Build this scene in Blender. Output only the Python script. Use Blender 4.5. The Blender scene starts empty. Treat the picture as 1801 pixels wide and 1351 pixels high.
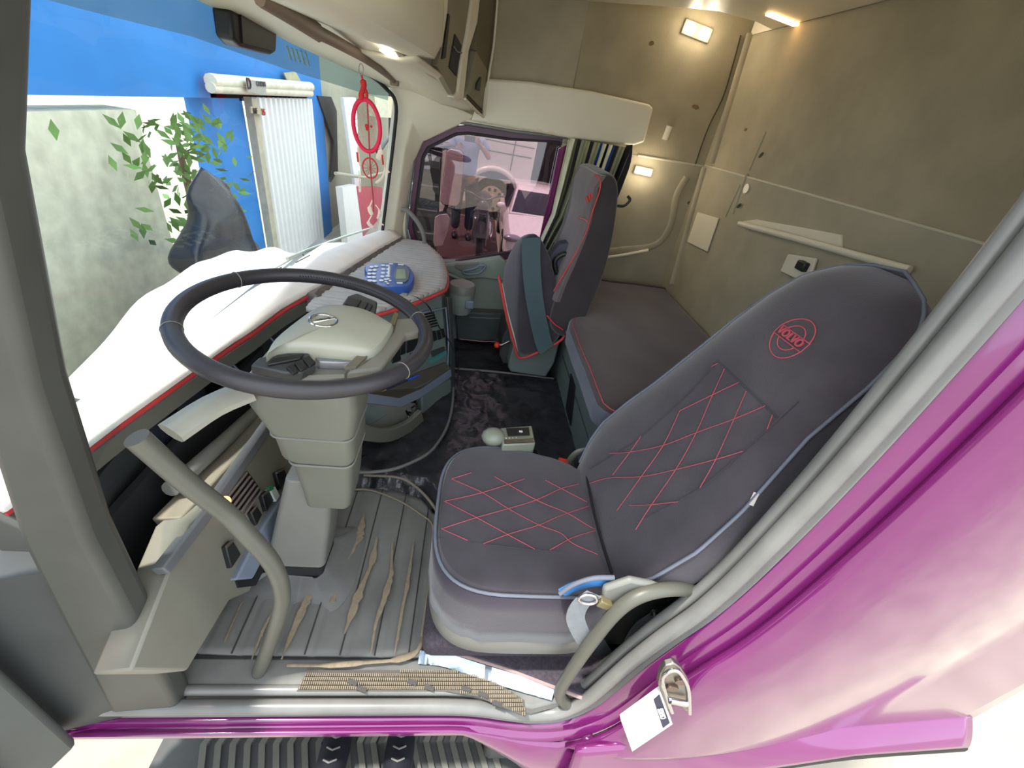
import bpy, bmesh, math, random
from mathutils import Vector, Matrix
random.seed(7)
SC = bpy.context.scene
COL = SC.collection
# ------------------------------------------------------------------ camera
F_PX = 750.0
def _unit(v): return v.normalized()
_vy = _unit(Vector((850-900.5, 180-675.5, F_PX)))
_x = Vector((1, .094, 0)); _x.z = -(_x.x*_vy.x+_x.y*_vy.y)/_vy.z; _x = _unit(_x)
_z = _x.cross(_vy)
CP = Vector((0, -.57, 1.42))                      # camera position: just outside the open driver's door
RW = Matrix((_x, _vy, _z))                        # camera (right, down, forward) -> world
cam_d = bpy.data.cameras.new('camera'); cam = bpy.data.objects.new('camera', cam_d); COL.objects.link(cam)
cam_d.sensor_width = 36; cam_d.lens = F_PX/1801*36; cam_d.clip_start = .02; cam_d.clip_end = 300
_r = RW @ Vector((1, 0, 0)); _u = RW @ Vector((0, -1, 0)); _b = RW @ Vector((0, 0, -1))
M = Matrix((_r, _u, _b)).transposed().to_4x4(); M.translation = CP
cam.matrix_world = M
SC.camera = cam
# ------------------------------------------------------------------ light
SC.view_settings.view_transform = 'Standard'; SC.view_settings.look = 'None'
SC.view_settings.gamma = 1; SC.view_settings.exposure = 1.3
w = bpy.data.worlds.new('sky'); SC.world = w; w.use_nodes = True
wn = w.node_tree; bg = wn.nodes['Background']
bg.inputs['Color'].default_value = (.86, .93, 1, 1); bg.inputs['Strength'].default_value = 1.25
sd = bpy.data.lights.new('sun', 'SUN'); sd.energy = 3.0; sd.angle = math.radians(3); sd.color = (1, .96, .9)
sun = bpy.data.objects.new('sun', sd); COL.objects.link(sun)
sun.rotation_euler = Vector((.34, .10, -1)).to_track_quat('-Z', 'Y').to_euler()

# ------------------------------------------------------------------ photo rays on surfaces of known depth
def ray(px, py): return RW @ Vector((px-900.5, py-675.5, F_PX))
def onz(px, py, z): d = ray(px, py); return CP + d*((z-CP.z)/d.z)
def ony(px, py, y): d = ray(px, py); return CP + d*((y-CP.y)/d.y)
def onx(px, py, x): d = ray(px, py); return CP + d*((x-CP.x)/d.x)
def onpl(px, py, p0, n): d = ray(px, py); return CP + d*((p0-CP).dot(n)/d.dot(n))

# ------------------------------------------------------------------ materials
def lin(c):
    c = c/255.0
    return c/12.92 if c <= .04045 else ((c+.055)/1.055)**2.4
def C(r, g, b): return (lin(r), lin(g), lin(b), 1)
MATS = {}
def mat(name, col, rough=.5, metal=0, var=.12, scale=8, bump=0, bscale=60, spec=.5, sheen=0, coat=0, emit=None, estr=0, detail=4, stretch=None, col2=None, thr=None, alpha=None, trans=0):
    if name in MATS: return MATS[name]
    m = bpy.data.materials.new(name); m.use_nodes = True; nt = m.node_tree; N = nt.nodes; L = nt.links
    p = N['Principled BSDF']
    p.inputs['Roughness'].default_value = rough; p.inputs['Metallic'].default_value = metal
    p.inputs['Specular IOR Level'].default_value = spec
    p.inputs['Sheen Weight'].default_value = sheen; p.inputs['Coat Weight'].default_value = coat; p.inputs['Coat Roughness'].default_value = .06
    tc = N.new('ShaderNodeTexCoord'); mp = N.new('ShaderNodeMapping'); L.new(tc.outputs['Object'], mp.inputs['Vector'])
    if stretch: mp.inputs['Scale'].default_value = stretch
    nz = N.new('ShaderNodeTexNoise'); nz.inputs['Scale'].default_value = scale; nz.inputs['Detail'].default_value = detail
    L.new(mp.outputs['Vector'], nz.inputs['Vector'])
    cr = N.new('ShaderNodeValToRGB')
    c2 = col2 or tuple(min(1, c*(1+var)) for c in col[:3])+(1,)
    c1 = col if col2 else tuple(c*(1-var) for c in col[:3])+(1,)
    cr.color_ramp.elements[0].color = c1; cr.color_ramp.elements[1].color = c2
    a, b = thr or (.3, .7)
    cr.color_ramp.elements[0].position = a; cr.color_ramp.elements[1].position = b
    L.new(nz.outputs['Fac'], cr.inputs['Fac']); L.new(cr.outputs['Color'], p.inputs['Base Color'])
    if bump:
        n2 = N.new('ShaderNodeTexNoise'); n2.inputs['Scale'].default_value = bscale; n2.inputs['Detail'].default_value = 5
        L.new(mp.outputs['Vector'], n2.inputs['Vector'])
        bp = N.new('ShaderNodeBump'); bp.inputs['Strength'].default_value = bump; bp.inputs['Distance'].default_value = .004
        L.new(n2.outputs['Fac'], bp.inputs['Height']); L.new(bp.outputs['Normal'], p.inputs['Normal'])
    if emit:
        p.inputs['Emission Color'].default_value = emit; p.inputs['Emission Strength'].default_value = estr
    MATS[name] = m; return m
def glassmat(name, tint, refl=.08, rough=.0, milk=None):
    m = bpy.data.materials.new(name); m.use_nodes = True; nt = m.node_tree; N = nt.nodes; L = nt.links
    N.remove(N['Principled BSDF']); out = N['Material Output']
    t = N.new('ShaderNodeBsdfTransparent'); t.inputs[0].default_value = tint
    g = N.new('ShaderNodeBsdfGlossy'); g.inputs['Roughness'].default_value = rough; g.inputs[0].default_value = (1, 1, 1, 1)
    fr = N.new('ShaderNodeLayerWeight'); fr.inputs['Blend'].default_value = .5
    pw_ = N.new('ShaderNodeMath'); pw_.operation = 'POWER'; pw_.inputs[1].default_value = 4.5; L.new(fr.outputs['Facing'], pw_.inputs[0])
    mm = N.new('ShaderNodeMath'); mm.operation = 'MULTIPLY_ADD'; mm.inputs[1].default_value = .7; mm.inputs[2].default_value = .03+refl; mm.use_clamp = True
    L.new(pw_.outputs[0], mm.inputs[0])
    mx = N.new('ShaderNodeMixShader'); L.new(mm.outputs[0], mx.inputs[0]); L.new(t.outputs[0], mx.inputs[1]); L.new(g.outputs[0], mx.inputs[2])
    last = mx.outputs[0]
    if milk:
        d_ = N.new('ShaderNodeBsdfDiffuse'); d_.inputs[0].default_value = milk[1]; m2 = N.new('ShaderNodeMixShader'); m2.inputs[0].default_value = milk[0]
        L.new(last, m2.inputs[1]); L.new(d_.outputs[0], m2.inputs[2]); last = m2.outputs[0]
    L.new(last, out.inputs[0]); MATS[name] = m; return m

cream = mat('cream_plastic', C(216, 208, 184), .42, var=.05, scale=3)
creamshade = mat('beige_plastic', C(186, 180, 156), .5, var=.06, scale=4)
felt = mat('grey_felt_wall', C(154, 144, 118), .95, var=.14, scale=5, bump=.35, bscale=220, col2=None, sheen=.2)
moulded = mat('moulded_wall_trim', C(160, 151, 127), .7, var=.1, scale=6, bump=.15, bscale=150)
groove = mat('dark_groove', C(60, 54, 42), .9)
seatfab = mat('charcoal_velour', C(64, 58, 64), .95, var=.22, scale=9, bump=.25, bscale=300, sheen=.5)
seatside = mat('charcoal_side_fabric', C(54, 48, 57), .95, var=.18, scale=7, bump=.2, bscale=260, sheen=.35)
bunkfab = mat('dark_brown_velour', C(66, 50, 48), .95, var=.2, scale=5, bump=.2, bscale=260, sheen=.35)
teal = mat('teal_grey_cloth', C(72, 92, 96), .85, var=.1, scale=6)
pipegrey = mat('grey_piping', C(104, 110, 122), .6)
redpipe = mat('red_piping', C(196, 62, 62), .6)
redst = mat('red_stitching', C(188, 84, 94), .7)
graypl = mat('grey_green_plastic', C(106, 107, 97), .45, var=.06, scale=5)
graypl2 = mat('grey_plastic', C(118, 118, 112), .5, var=.06, scale=5)
darkpl = mat('dark_plastic', C(58, 62, 62), .5, var=.1, scale=6)
tealpl = mat('teal_grey_plastic', C(106, 117, 114), .5, var=.08, scale=5)
bluetrim = mat('blue_grey_trim', C(124, 134, 152), .4, metal=.1, var=.04)
blackpl = mat('black_plastic', C(28, 29, 30), .45, var=.1)
rubber = mat('black_rubber', C(34, 34, 34), .7, var=.15, bump=.1)
sealgrey = mat('grey_rubber_seal', C(116, 116, 113), .33, var=.12, scale=10)
leatherette = mat('crinkled_black_vinyl', C(48, 48, 52), .22, var=.3, scale=14, bump=1.0, bscale=26, spec=.6)
rimleather = mat('black_leather_rim', C(48, 46, 50), .42, var=.1, bump=.12, bscale=400)
purple = mat('magenta_purple_paint', C(108, 32, 94), .18, var=.04, coat=1.0, metal=.1)
purpled = mat('plum_paint', C(110, 24, 84), .2, var=.04, coat=1.0)
chrome = mat('bright_metal', C(205, 205, 210), .18, metal=1, var=.03)
steel = mat('dull_steel', C(150, 145, 138), .35, metal=1, var=.1)
white = mat('white_paint', C(225, 225, 222), .4, var=.03)
dashcov = mat('pale_dash_cover', C(236, 229, 222), .85, var=.05, scale=10, bump=.2, bscale=200)
bluepl = mat('blue_plastic', C(42, 82, 158), .35, var=.06)
skin = mat('skin', C(176, 120, 92), .5, var=.06)
denim = mat('dark_denim', C(44, 50, 66), .9, var=.2, scale=14, bump=.4, bscale=120)
shirt = mat('blue_grey_shirt', C(132, 146, 174), .9, var=.1, scale=6, bump=.4, bscale=20)
redpl = mat('red_plastic', C(214, 52, 40), .4)
lampw = mat('warm_lamp', C(255, 225, 170), .5, emit=(1, .86, .62, 1), estr=30)
winglass = glassmat('purple_tinted_glass', (.50, .415, .445, 1), .03)
wsglass = glassmat('windscreen_glass', (.86, .93, .94, 1), .0)
bandglass = glassmat('blue_green_shade_band_glass', (.55, .70, .72, 1), .04, milk=(.45, C(150, 190, 196)))

# ------------------------------------------------------------------ mesh helpers (all geometry in world metres)
def tag(o, label=None, cat=None, group=None, kind=None):
    if label: o['label'] = label
    if cat: o['category'] = cat
    if group: o['group'] = group
    if kind: o['kind'] = kind
    return o
def thing(name, label, cat, loc, group=None):
    o = bpy.data.objects.new(name, None); COL.objects.link(o); o.location = loc; o.empty_display_size = .05
    return tag(o, label, cat, group)
def ob(name, verts, faces, m, parent=None, bevel=0, sub=0, smooth=True, seg=2, ang=40, solid=0, mats=None, fm=None, offset=-1):
    me = bpy.data.meshes.new(name); me.from_pydata([tuple(v) for v in verts], [], faces)
    bm = bmesh.new(); bm.from_mesh(me); bmesh.ops.remove_doubles(bm, verts=bm.verts, dist=1e-6)
    if fm is None and not solid: bmesh.ops.recalc_face_normals(bm, faces=bm.faces)
    bm.to_mesh(me); bm.free()
    for q in (mats or [m]): me.materials.append(q)
    if fm:
        for i, k in enumerate(fm):
            if i < len(me.polygons): me.polygons[i].material_index = k
    if smooth:
        me.polygons.foreach_set('use_smooth', [True]*len(me.polygons))
        if not sub: me.set_sharp_from_angle(angle=math.radians(ang))
    o = bpy.data.objects.new(name, me); COL.objects.link(o)
    if solid:
        s = o.modifiers.new('solid', 'SOLIDIFY'); s.thickness = solid; s.offset = offset
    if bevel:
        b = o.modifiers.new('bevel', 'BEVEL'); b.width = bevel; b.segments = seg; b.limit_method = 'ANGLE'; b.angle_limit = math.radians(35); b.harden_normals = False
    if sub:
        s = o.modifiers.new('sub', 'SUBSURF'); s.levels = sub; s.render_levels = sub
    if parent:
        o.parent = parent
        o.matrix_parent_inverse = Matrix.Translation(-parent.location)
    return o
class G:
    """collects shapes that make ONE part"""
    def __init__(s): s.v = []; s.f = []; s.m = []
    def add(s, v, f, k=0):
        n = len(s.v); s.v += [Vector(q) for q in v]; s.f += [tuple(i+n for i in q) for q in f]; s.m += [k]*len(f); return s
    def box(s, c, size, rot=None, k=0):
        hx, hy, hz = [q/2 for q in size]; R = rot or Matrix.Identity(3)
        v = [Vector(c)+R@Vector((a*hx, b*hy, d*hz)) for a in (-1, 1) for b in (-1, 1) for d in (-1, 1)]
        return s.add(v, [(0, 1, 3, 2), (4, 6, 7, 5), (0, 4, 5, 1), (2, 3, 7, 6), (0, 2, 6, 4), (1, 5, 7, 3)], k)
    def prism(s, pts, ext, k=0):
        n = len(pts); e = Vector(ext); v = [Vector(p) for p in pts]; v += [p+e for p in v]
        f = [tuple(range(n)), tuple(range(2*n-1, n-1, -1))]+[(i, (i+1) % n, n+(i+1) % n, n+i) for i in range(n)]
        return s.add(v, f, k)
    def loft(s, rings, cap=True, closed=True, k=0):
        n = len(rings[0]); v = [p for r in rings for p in r]; f = []
        for j in range(len(rings)-1):
            for i in range(n if closed else n-1):
                a = j*n+i; b = j*n+(i+1) % n; f.append((a, b, b+n, a+n))
        if cap: f.append(tuple(range(n))); f.append(tuple(range((len(rings)-1)*n, len(rings)*n))[::-1])
        return s.add(v, f, k)
    def tube(s, pts, r, seg=10, closed=False, smooth=0, k=0, flat=None):
        P = [Vector(p) for p in pts]
        if smooth: P = cr(P, smooth, closed)
        n = len(P); rings = []; up = None
        for i in range(n):
            if closed: t = P[(i+1) % n]-P[i-1]
            else: t = P[min(i+1, n-1)]-P[max(i-1, 0)]
            if t.length < 1e-9: t = Vector((0, 0, 1))
            t.normalize()
            if up is None:
                up = Vector((0, 0, 1)) if abs(t.z) < .9 else Vector((1, 0, 0))
            a = up-t*up.dot(t)
            if a.length < 1e-6: a = t.orthogonal()
            a.normalize(); b = t.cross(a); up = a
            rr = r[int(i*(len(r)-1)/(n-1))] if isinstance(r, (list, tuple)) else r
            fl = flat or 1
            rings.append([P[i]+a*rr*math.cos(2*math.pi*q/seg)+b*rr*fl*math.sin(2*math.pi*q/seg) for q in range(seg)])
        if closed: rings.append(rings[0]); return s.loft(rings, cap=False, k=k)
        return s.loft(rings, k=k)
    def ribbon(s, pts, width, side, th=.003, smooth=0, k=0):
        P = [Vector(p) for p in pts]; S = side if isinstance(side, list) else [side]*len(P)
        if smooth: P2 = cr(P, smooth); S = [S[min(int(i/smooth), len(S)-1)] for i in range(len(P2))]; P = P2
        rings = []
        for i, p in enumerate(P):
            t = (P[min(i+1, len(P)-1)]-P[max(i-1, 0)]).normalized(); sd_ = Vector(S[i]); sd_ = (sd_-t*sd_.dot(t)).normalized(); nn = t.cross(sd_)
            rings.append([p-sd_*width/2-nn*th/2, p+sd_*width/2-nn*th/2, p+sd_*width/2+nn*th/2, p-sd_*width/2+nn*th/2])
        return s.loft(rings, k=k)
    def disc(s, c, n, r, th, seg=24, rx=None, ax=None, k=0):
        n = Vector(n).normalized(); a = (Vector(ax)-n*Vector(ax).dot(n)).normalized() if ax else n.orthogonal().normalized(); b = n.cross(a); ry = rx or r
        return s.prism([Vector(c)+a*r*math.cos(2*math.pi*i/seg)+b*ry*math.sin(2*math.pi*i/seg) for i in range(seg)], n*th, k)
    def sph(s, c, r, nu=14, nv=10, k=0):
        if not isinstance(r, (tuple, list)): r = (r, r, r)
        rings = []
        for j in range(nv+1):
            t = math.pi*j/nv; t = min(max(t, .02), math.pi-.02)
            rings.append([Vector(c)+Vector((r[0]*math.sin(t)*math.cos(2*math.pi*i/nu), r[1]*math.sin(t)*math.sin(2*math.pi*i/nu), r[2]*math.cos(t))) for i in range(nu)])
        return s.loft(rings, k=k)
    def grid(s, fn, nu, nv, k=0):
        v = [fn(i/nu, j/nv) for i in range(nu+1) for j in range(nv+1)]
        return s.add(v, [(i*(nv+1)+j, (i+1)*(nv+1)+j, (i+1)*(nv+1)+j+1, i*(nv+1)+j+1) for i in range(nu) for j in range(nv)], k)
    def build(s, name, m, parent=None, **kw):
        if isinstance(m, list):
            o = ob(name, s.v, s.f, None, parent, mats=m, fm=s.m, **kw)
        else: o = ob(name, s.v, s.f, m, parent, **kw)
        return o
def cr(P, n, closed=False):
    out = []; N_ = len(P); rng = range(N_) if closed else range(N_-1)
    for i in rng:
        p0 = P[(i-1) % N_] if closed or i > 0 else P[0]*2-P[1]
        p1 = P[i]; p2 = P[(i+1) % N_]; p3 = P[(i+2) % N_] if closed or i+2 < N_ else P[-1]*2-P[-2]
        for k in range(n):
            t = k/n
            out.append(.5*((2*p1)+(p2-p0)*t+(2*p0-5*p1+4*p2-p3)*t*t+(3*p1-p0-3*p2+p3)*t**3))
    if not closed: out.append(P[-1])
    return out
def interp(tab, x):
    if x <= tab[0][0]: return tab[0][1]
    for (a, va), (b, vb) in zip(tab, tab[1:]):
        if x <= b: return va+(vb-va)*(x-a)/(b-a)
    return tab[-1][1]
def text(name, s, size, c, xdir, ydir, m, parent=None, ext=.0008, bold=False):
    cu = bpy.data.curves.new(name, 'FONT'); cu.body = s; cu.size = size; cu.extrude = ext; cu.align_x = 'CENTER'; cu.align_y = 'CENTER'
    if bold: cu.offset = size*.02
    o = bpy.data.objects.new('tmp_text', cu); COL.objects.link(o); bpy.context.view_layer.update()
    me = bpy.data.meshes.new_from_object(o.evaluated_get(bpy.context.evaluated_depsgraph_get()))
    COL.objects.unlink(o); bpy.data.objects.remove(o)
    x = Vector(xdir).normalized(); y = Vector(ydir); y = (y-x*y.dot(x)).normalized(); z = x.cross(y)
    mm = Matrix((x, y, z)).transposed()
    vs = [Vector(c)+mm@v.co for v in me.vertices]; fs = [tuple(p.vertices) for p in me.polygons]
    return ob(name, vs, fs, m, parent, smooth=False)
def rrect(hx, hy, r, n=5, cx=0, cy=0):
    out = []
    for (sx, sy, a0) in ((1, 1, 0), (-1, 1, 90), (-1, -1, 180), (1, -1, 270)):
        for k in range(n+1):
            a = math.radians(a0+90*k/n); out.append((cx+sx*(hx-r)+r*math.cos(a), cy+sy*(hy-r)+r*math.sin(a)))
    return out
def struct(o, label=None): o['kind'] = 'structure'; return tag(o, label) if label else o

#================================================================== CAB SHELL
YP = 2.14; XB = 1.305; ZC = 1.99
g = G().box((.25, 1.095, -.03), (2.2, 2.23, .06)); struct(g.build('floor', mat('dark_cab_floor', C(52, 52, 52), .8)))
g = G().box((.2, 1.05, ZC+.03), (2.4, 2.4, .06)); struct(g.build('ceiling', felt))
# rear wall: felt upper half, moulded lower half, shallow relief as real geometry
g = G()
g.prism([(XB, -.12, 1.315), (XB, YP+.03, 1.315), (XB, YP+.03, ZC+.02), (XB, -.12, ZC+.02)], (.05, 0, 0), 0)
g.prism([(XB-.006, -.12, -.05), (XB-.006, YP+.03, -.05), (XB-.006, YP+.03, 1.30), (XB-.006, -.12, 1.30)], (.056, 0, 0), 1)
wb = struct(g.build('wall_back', [felt, moulded], bevel=.004))
g = G().tube([(XB-.002, YP-.02, 1.308), (XB-.002, -.1, 1.308)], .006); g.build('seam_bead', creamshade, wb)
# vertical corner trims, ribs on the rear wall
g = G()
for (px, py, px2, py2) in ((1240, 296, 1183, 500),):
    a = onx(px, py, XB-.01); b = onx(px2, py2, XB-.01)
    g.tube([a, b], .022, flat=.5)
a = onx(1314, 306, XB-.006); b = onx(1289, 377, XB-.006); g.tube([a, b], .007)
a = onx(1302, 325, XB-.006); b = onx(1276, 382, XB-.006); g.tube([a, b], .005)
a = onx(1347, 232, XB-.0); b = onx(1318, 300, XB-.0); g.tube([a, b], .006)
a = onx(1323, 60, XB); b = onx(1255, 288, XB); g.tube([a, b], .03, flat=.3)
g.build('rib', moulded, wb)
g = G(); a = onx(1313, 332, XB-.008); g.disc(a, (-1, 0, 0), .022, .004); g.build('plug_cap', cream, wb)
g = G()
for q in ((1339, 273), (1300, 362)): g.disc(onx(*q, XB-.012), (-1, 0, 0), .008, .003, rx=.016)
g.build('screw_hole', groove, wb)
# ledge handle moulded into the rear wall
g = G(); A = [onx(*q, XB-.012) for q in ((1298, 390), (1330, 386), (1409, 400), (1480, 413), (1480, 440), (1409, 424), (1350, 412))]
g.prism(A, (.01, 0, 0)); g.build('recess_panel', cream, wb, bevel=.003)
g = G(); g.tube([onx(*q, XB-.03) for q in ((1300, 393), (1345, 405), (1409, 422), (1480, 442), (1600, 475))], .012, smooth=3, flat=.8); g.build('grab_ledge', cream, wb)
# passenger side wall, with door opening (x -.36 .. .47)
g = G()
def side_outer(x0, x1, z0, z1, k): g.prism([(x0, YP, z0), (x1, YP, z0), (x1, YP, z1), (x0, YP, z1)], (0, .06, 0), k)
side_outer(.46, XB+.04, 1.305, ZC+.02, 0)      # felt above the seam
side_outer(.46, XB+.04, -.05, 1.295, 1)        # moulded below
side_outer(-.46, .46, 1.33, ZC+.02, 1)
ws_ = struct(g.build('wall_passenger_side', [felt, moulded], bevel=.004))
g = G().tube([(.9, YP-.002, 1.30), (XB, YP-.002, 1.30)], .006); g.build('seam_bead', creamshade, ws_)
g = G().tube([ony(1303, 62, YP-.004), ony(1290, 110, YP-.004), ony(1272, 170, YP-.004), ony(1250, 215, YP-.004), ony(1236, 250, YP-.004), ony(1222, 292, YP-.004)], .003, smooth=5); g.build('corner_seam', groove, ws_)
g = G()
g.tube([ony(*q, YP-.004) for q in ((1208, 312), (1190, 345), (1178, 400), (1150, 432), (1090, 440), (1040, 447))], .022, smooth=5, flat=.3)
g.build('rib', moulded, ws_)
g = G().tube([ony(*q, YP-.012) for q in ((1140, 440), (1100, 448), (1050, 455), (1000, 462))], .010, smooth=3); g.build('ledge', cream, ws_)
g = G(); a = ony(1178, 222, YP-.004); b = ony(1169, 246, YP-.004); g.tube([a, b], .018, flat=.4); g.build('coat_hook_cover', cream, ws_)
# stains in the felt are loose patches of dirt
stain = mat('brown_stain', C(112, 92, 66), 1, var=.3, scale=60)
# cream header panel above the passenger door
hp = thing('header_trim_panel', 'long cream plastic panel above the passenger door window', 'trim panel', (.45, 2.1, 1.35))
g = G()
top = [ony(*q, 2.08) for q in ((858, 138), (930, 143), (1040, 160), (1142, 183), (1150, 190))]
bot = [ony(*q, 2.08) for q in ((1150, 190), (1134, 250), (1115, 256), (1000, 243), (905, 226), (828, 212))]
g.prism(top+bot[1:], (0, .055, 0)); g.build('panel', cream, hp, bevel=.012, seg=4)
g = G(); 
for q in ((948, 229), (970, 233)): g.box(ony(*q, 2.078), (.035, .004, .008))
g.build('hinge_clip', mat('warm_clip', C(214, 196, 150), .4), hp)
# wall switch with black clip, cream patch
g = G(); A = [onx(*q, XB-.01) for q in ((1228, 373), (1265, 384), (1245, 443), (1210, 426))]; g.prism(A, (-.006, 0, 0))
tag(g.build('access_cover', cream, None, bevel=.004, seg=3), 'small cream rectangular cover low on the rear sleeper wall', 'cover plate')
sw = thing('bunk_control_switch', 'cream switch plate with black clip on rear wall behind driver headrest', 'switch', onx(1400, 465, XB-.01))
g = G(); A = [onx(*q, XB-.012) for q in ((1390, 447), (1440, 455), (1425, 500), (1376, 478))]; g.prism(A, (-.012, 0, 0)); g.build('plate', cream, sw, bevel=.004)
g = G().box(onx(1412, 468, XB-.03), (.03, .05, .035)); g.build('clip', blackpl, sw, bevel=.006)
# ---- ceiling console (cream) with strip lamp
cc = thing('roof_console', 'cream roof panel with rounded rear corner and warm strip lamp', 'roof panel', (.6, .8, 1.9))
A = [onz(*q, 1.90) for q in ((690, -70), (875, -4), (1040, 4), (1207, 14), (1264, 20), (1330, 38), (1412, 64), (1560, 120))]
A = [Vector((min(p.x, 1.3), min(p.y, 2.13), p.z)) for p in A] + [Vector((1.28, .0, 1.9)), Vector((-.5, .0, 1.9))]
g = G().prism(A, (0, 0, .09)); g.build('panel', cream, cc, bevel=.02, seg=3)
g = G(); a = onz(1352, 25, 1.895); b = onz(1400, 44, 1.895); g.ribbon([a, b], .03, (b-a).cross(Vector((0, 0, 1))), .008); g.build('strip_lamp', mat('amber_strip', C(255, 190, 110), .4, emit=(1, .6, .25, 1), estr=4), cc)
# reading lamps
def lamp(name, label, c, n, ud, s=.018, gap=.05):
    t = thing(name, label, 'reading lamp', c, 'twin spot lamps on the sleeper side wall')
    n = Vector(n); ud = Vector(ud)
    up = n.cross(ud).normalized()
    g = G(); P = [Vector(c)+ud*(a*(gap/2+s*1.6))+up*(b*s*1.4) for a, b in ((-1, -1), (1, -1), (1, 1), (-1, 1))]
    g.prism(P, n*.01); g.build('housing', mat('lamp_housing', C(150, 140, 116), .6), t, bevel=.004)
    for k in (-1, 1):
        g = G().disc(Vector(c)+ud*gap/2*k+n*.01, n, s, .004); g.build('spot_bulb', lampw, t)
    for k in (-1, 1):
        ld = bpy.data.lights.new('spot_glow', 'POINT'); ld.energy = .32; ld.color = (1, .86, .66); ld.shadow_soft_size = .05
        lo = bpy.data.objects.new('spot_glow', ld); COL.objects.link(lo); lo.location = Vector(c)+ud*gap/2*k+n*.05
lamp('reading_lamp', 'upper twin spot lamp glowing on felt side wall near the roof', ony(1225, 55, YP-.002), (0, -1, 0), (1, 0, -.12), .022, .085)
lamp('reading_lamp', 'lower twin spot lamp glowing beside passenger headrest at the wall seam', ony(1131, 301, YP-.012), (0, -1, 0), (1, 0, -.05), .016, .06)

#================================================================== PASSENGER DOOR
doorpl = mat('door_grey_green_plastic', C(142, 152, 142), .5, var=.06, scale=5)
dr = struct(G().prism([(-.42, YP+.01, -.02), (.47, YP+.01, -.02), (.47, YP+.01, .62), (.47, YP+.01, .63), (-.42, YP+.01, .50)], (0, .07, 0)).build('door_1', doorpl, None, bevel=.01))
WIN = [(755, 474), (893, 452), (952, 447), (1003, 255), (985, 247), (900, 240), (822, 228), (800, 230), (748, 256), (738, 275), (722, 400), (740, 470)]
wo = [ony(*q, YP) for q in WIN]
outer = [(-.5, .52), (.1, .6), (.47, .66), (.50, 1.34), (.42, 1.36), (.2, 1.36), (-.05, 1.34), (-.14, 1.33), (-.40, 1.27), (-.47, 1.2), (-.52, .8), (-.5, .58)]
def ringframe(inner, outer, th):
    g = G(); n = len(inner); v = list(inner)+list(outer)+[p+Vector((0, th, 0)) for p in inner]+[p+Vector((0, th, 0)) for p in outer]
    f = []
    for i in range(n):
        j = (i+1) % n
        f += [(i, j, n+j, n+i), (2*n+i, 3*n+i, 3*n+j, 2*n+j), (i, 2*n+i, 2*n+j, j), (n+i, n+j, 3*n+j, 3*n+i)]
    return g.add(v, f)
cen = sum(wo, Vector())/len(wo)
def scaled(pts, s): return [cen+(p-cen)*s for p in pts]
def shrink(pts, d):
    out = []
    for p in pts:
        r = p-cen; out.append(p-r.normalized()*d)
    return out
# window aperture lining (cream trim around, plum door frame, black rubber seal, glass)
o = [Vector((p[0], YP-.0, p[1])) for p in outer]
ringframe(shrink(wo, -.03), [Vector((cen.x+(p.x-cen.x)*1.22, YP-.004, cen.z+(p.z-cen.z)*1.16)) for p in wo], .02).build('upper_frame', cream, dr, bevel=.004)
ringframe([p+Vector((0, .012, 0)) for p in shrink(wo, .012)], [p+Vector((0, .012, 0)) for p in shrink(wo, -.022)], .03).build('painted_frame', mat('dark_plum_frame', C(74, 30, 58), .4), dr, bevel=.004)
g = G().tube([p+Vector((0, .004, 0)) for p in shrink(wo, -.03)], .009, closed=True, smooth=3); g.build('rubber_seal', sealgrey, dr)
ringframe([p+Vector((0, .02, 0)) for p in shrink(wo, .026)], [p+Vector((0, .02, 0)) for p in shrink(wo, .01)], .03).build('glass_channel', rubber, dr)
g = G(); pl = [p+Vector((0, .045, 0)) for p in shrink(wo, .004)]; g.prism(pl, (0, .004, 0))
struct(g.build('window_2', winglass, None), 'purple tinted passenger door window')
# wide plum stripe at the rear edge of the opening (door frame seen edge-on)
g = G().prism([ony(*q, YP-.004) for q in ((983, 262), (1003, 252), (968, 440), (943, 452))], (0, .03, 0)); g.build('frame_edge', purpled, dr, bevel=.003)
# inner door panel details
g = G(); A = [ony(*q, YP-.03) for q in ((772, 468), (880, 452), (900, 470), (885, 495), (850, 490), (812, 493), (790, 480))]
g.prism(A, (0, .05, 0)); g.build('armrest_panel', doorpl, dr, bevel=.012, seg=3)
g = G(); g.tube([ony(*q, YP-.05) for q in ((815, 477), (836, 472), (843, 467), (853, 467), (851, 473), (841, 481), (820, 482))], .008, closed=True, smooth=3); h = g.build('door_handle', bluetrim, dr)
g = G(); A = [ony(*q, YP-.045) for q in ((800, 465), (842, 462), (842, 470), (835, 476), (812, 478), (800, 472))]; g.prism(A, (0, .03, 0)); g.build('pull_cup', graypl2, dr, bevel=.006)
g = G(); g.tube([ony(*q, YP-.05) for q in ((780, 480), (800, 487), (818, 495), (828, 508), (832, 525))], .012, smooth=4); g.build('pocket_rim', doorpl, dr)
# door bin below
g = G(); A = [ony(*q, YP-.07) for q in ((800, 548), (886, 552), (893, 565), (884, 590), (868, 600), (805, 600))]; g.prism(A, (0, .08, 0)); g.build('door_pocket', mat('door_pocket_grey', C(78, 88, 88), .5), dr, bevel=.01)
g = G().tube([ony(*q, YP-.075) for q in ((826, 558), (860, 560), (886, 560))], .005); g.build('pocket_lip', tealpl, dr)
g = G().tube([ony(*q, YP-.08) for q in ((808, 596), (850, 601), (886, 600))], .006); g.build('lower_seal', purpled, dr)
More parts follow.
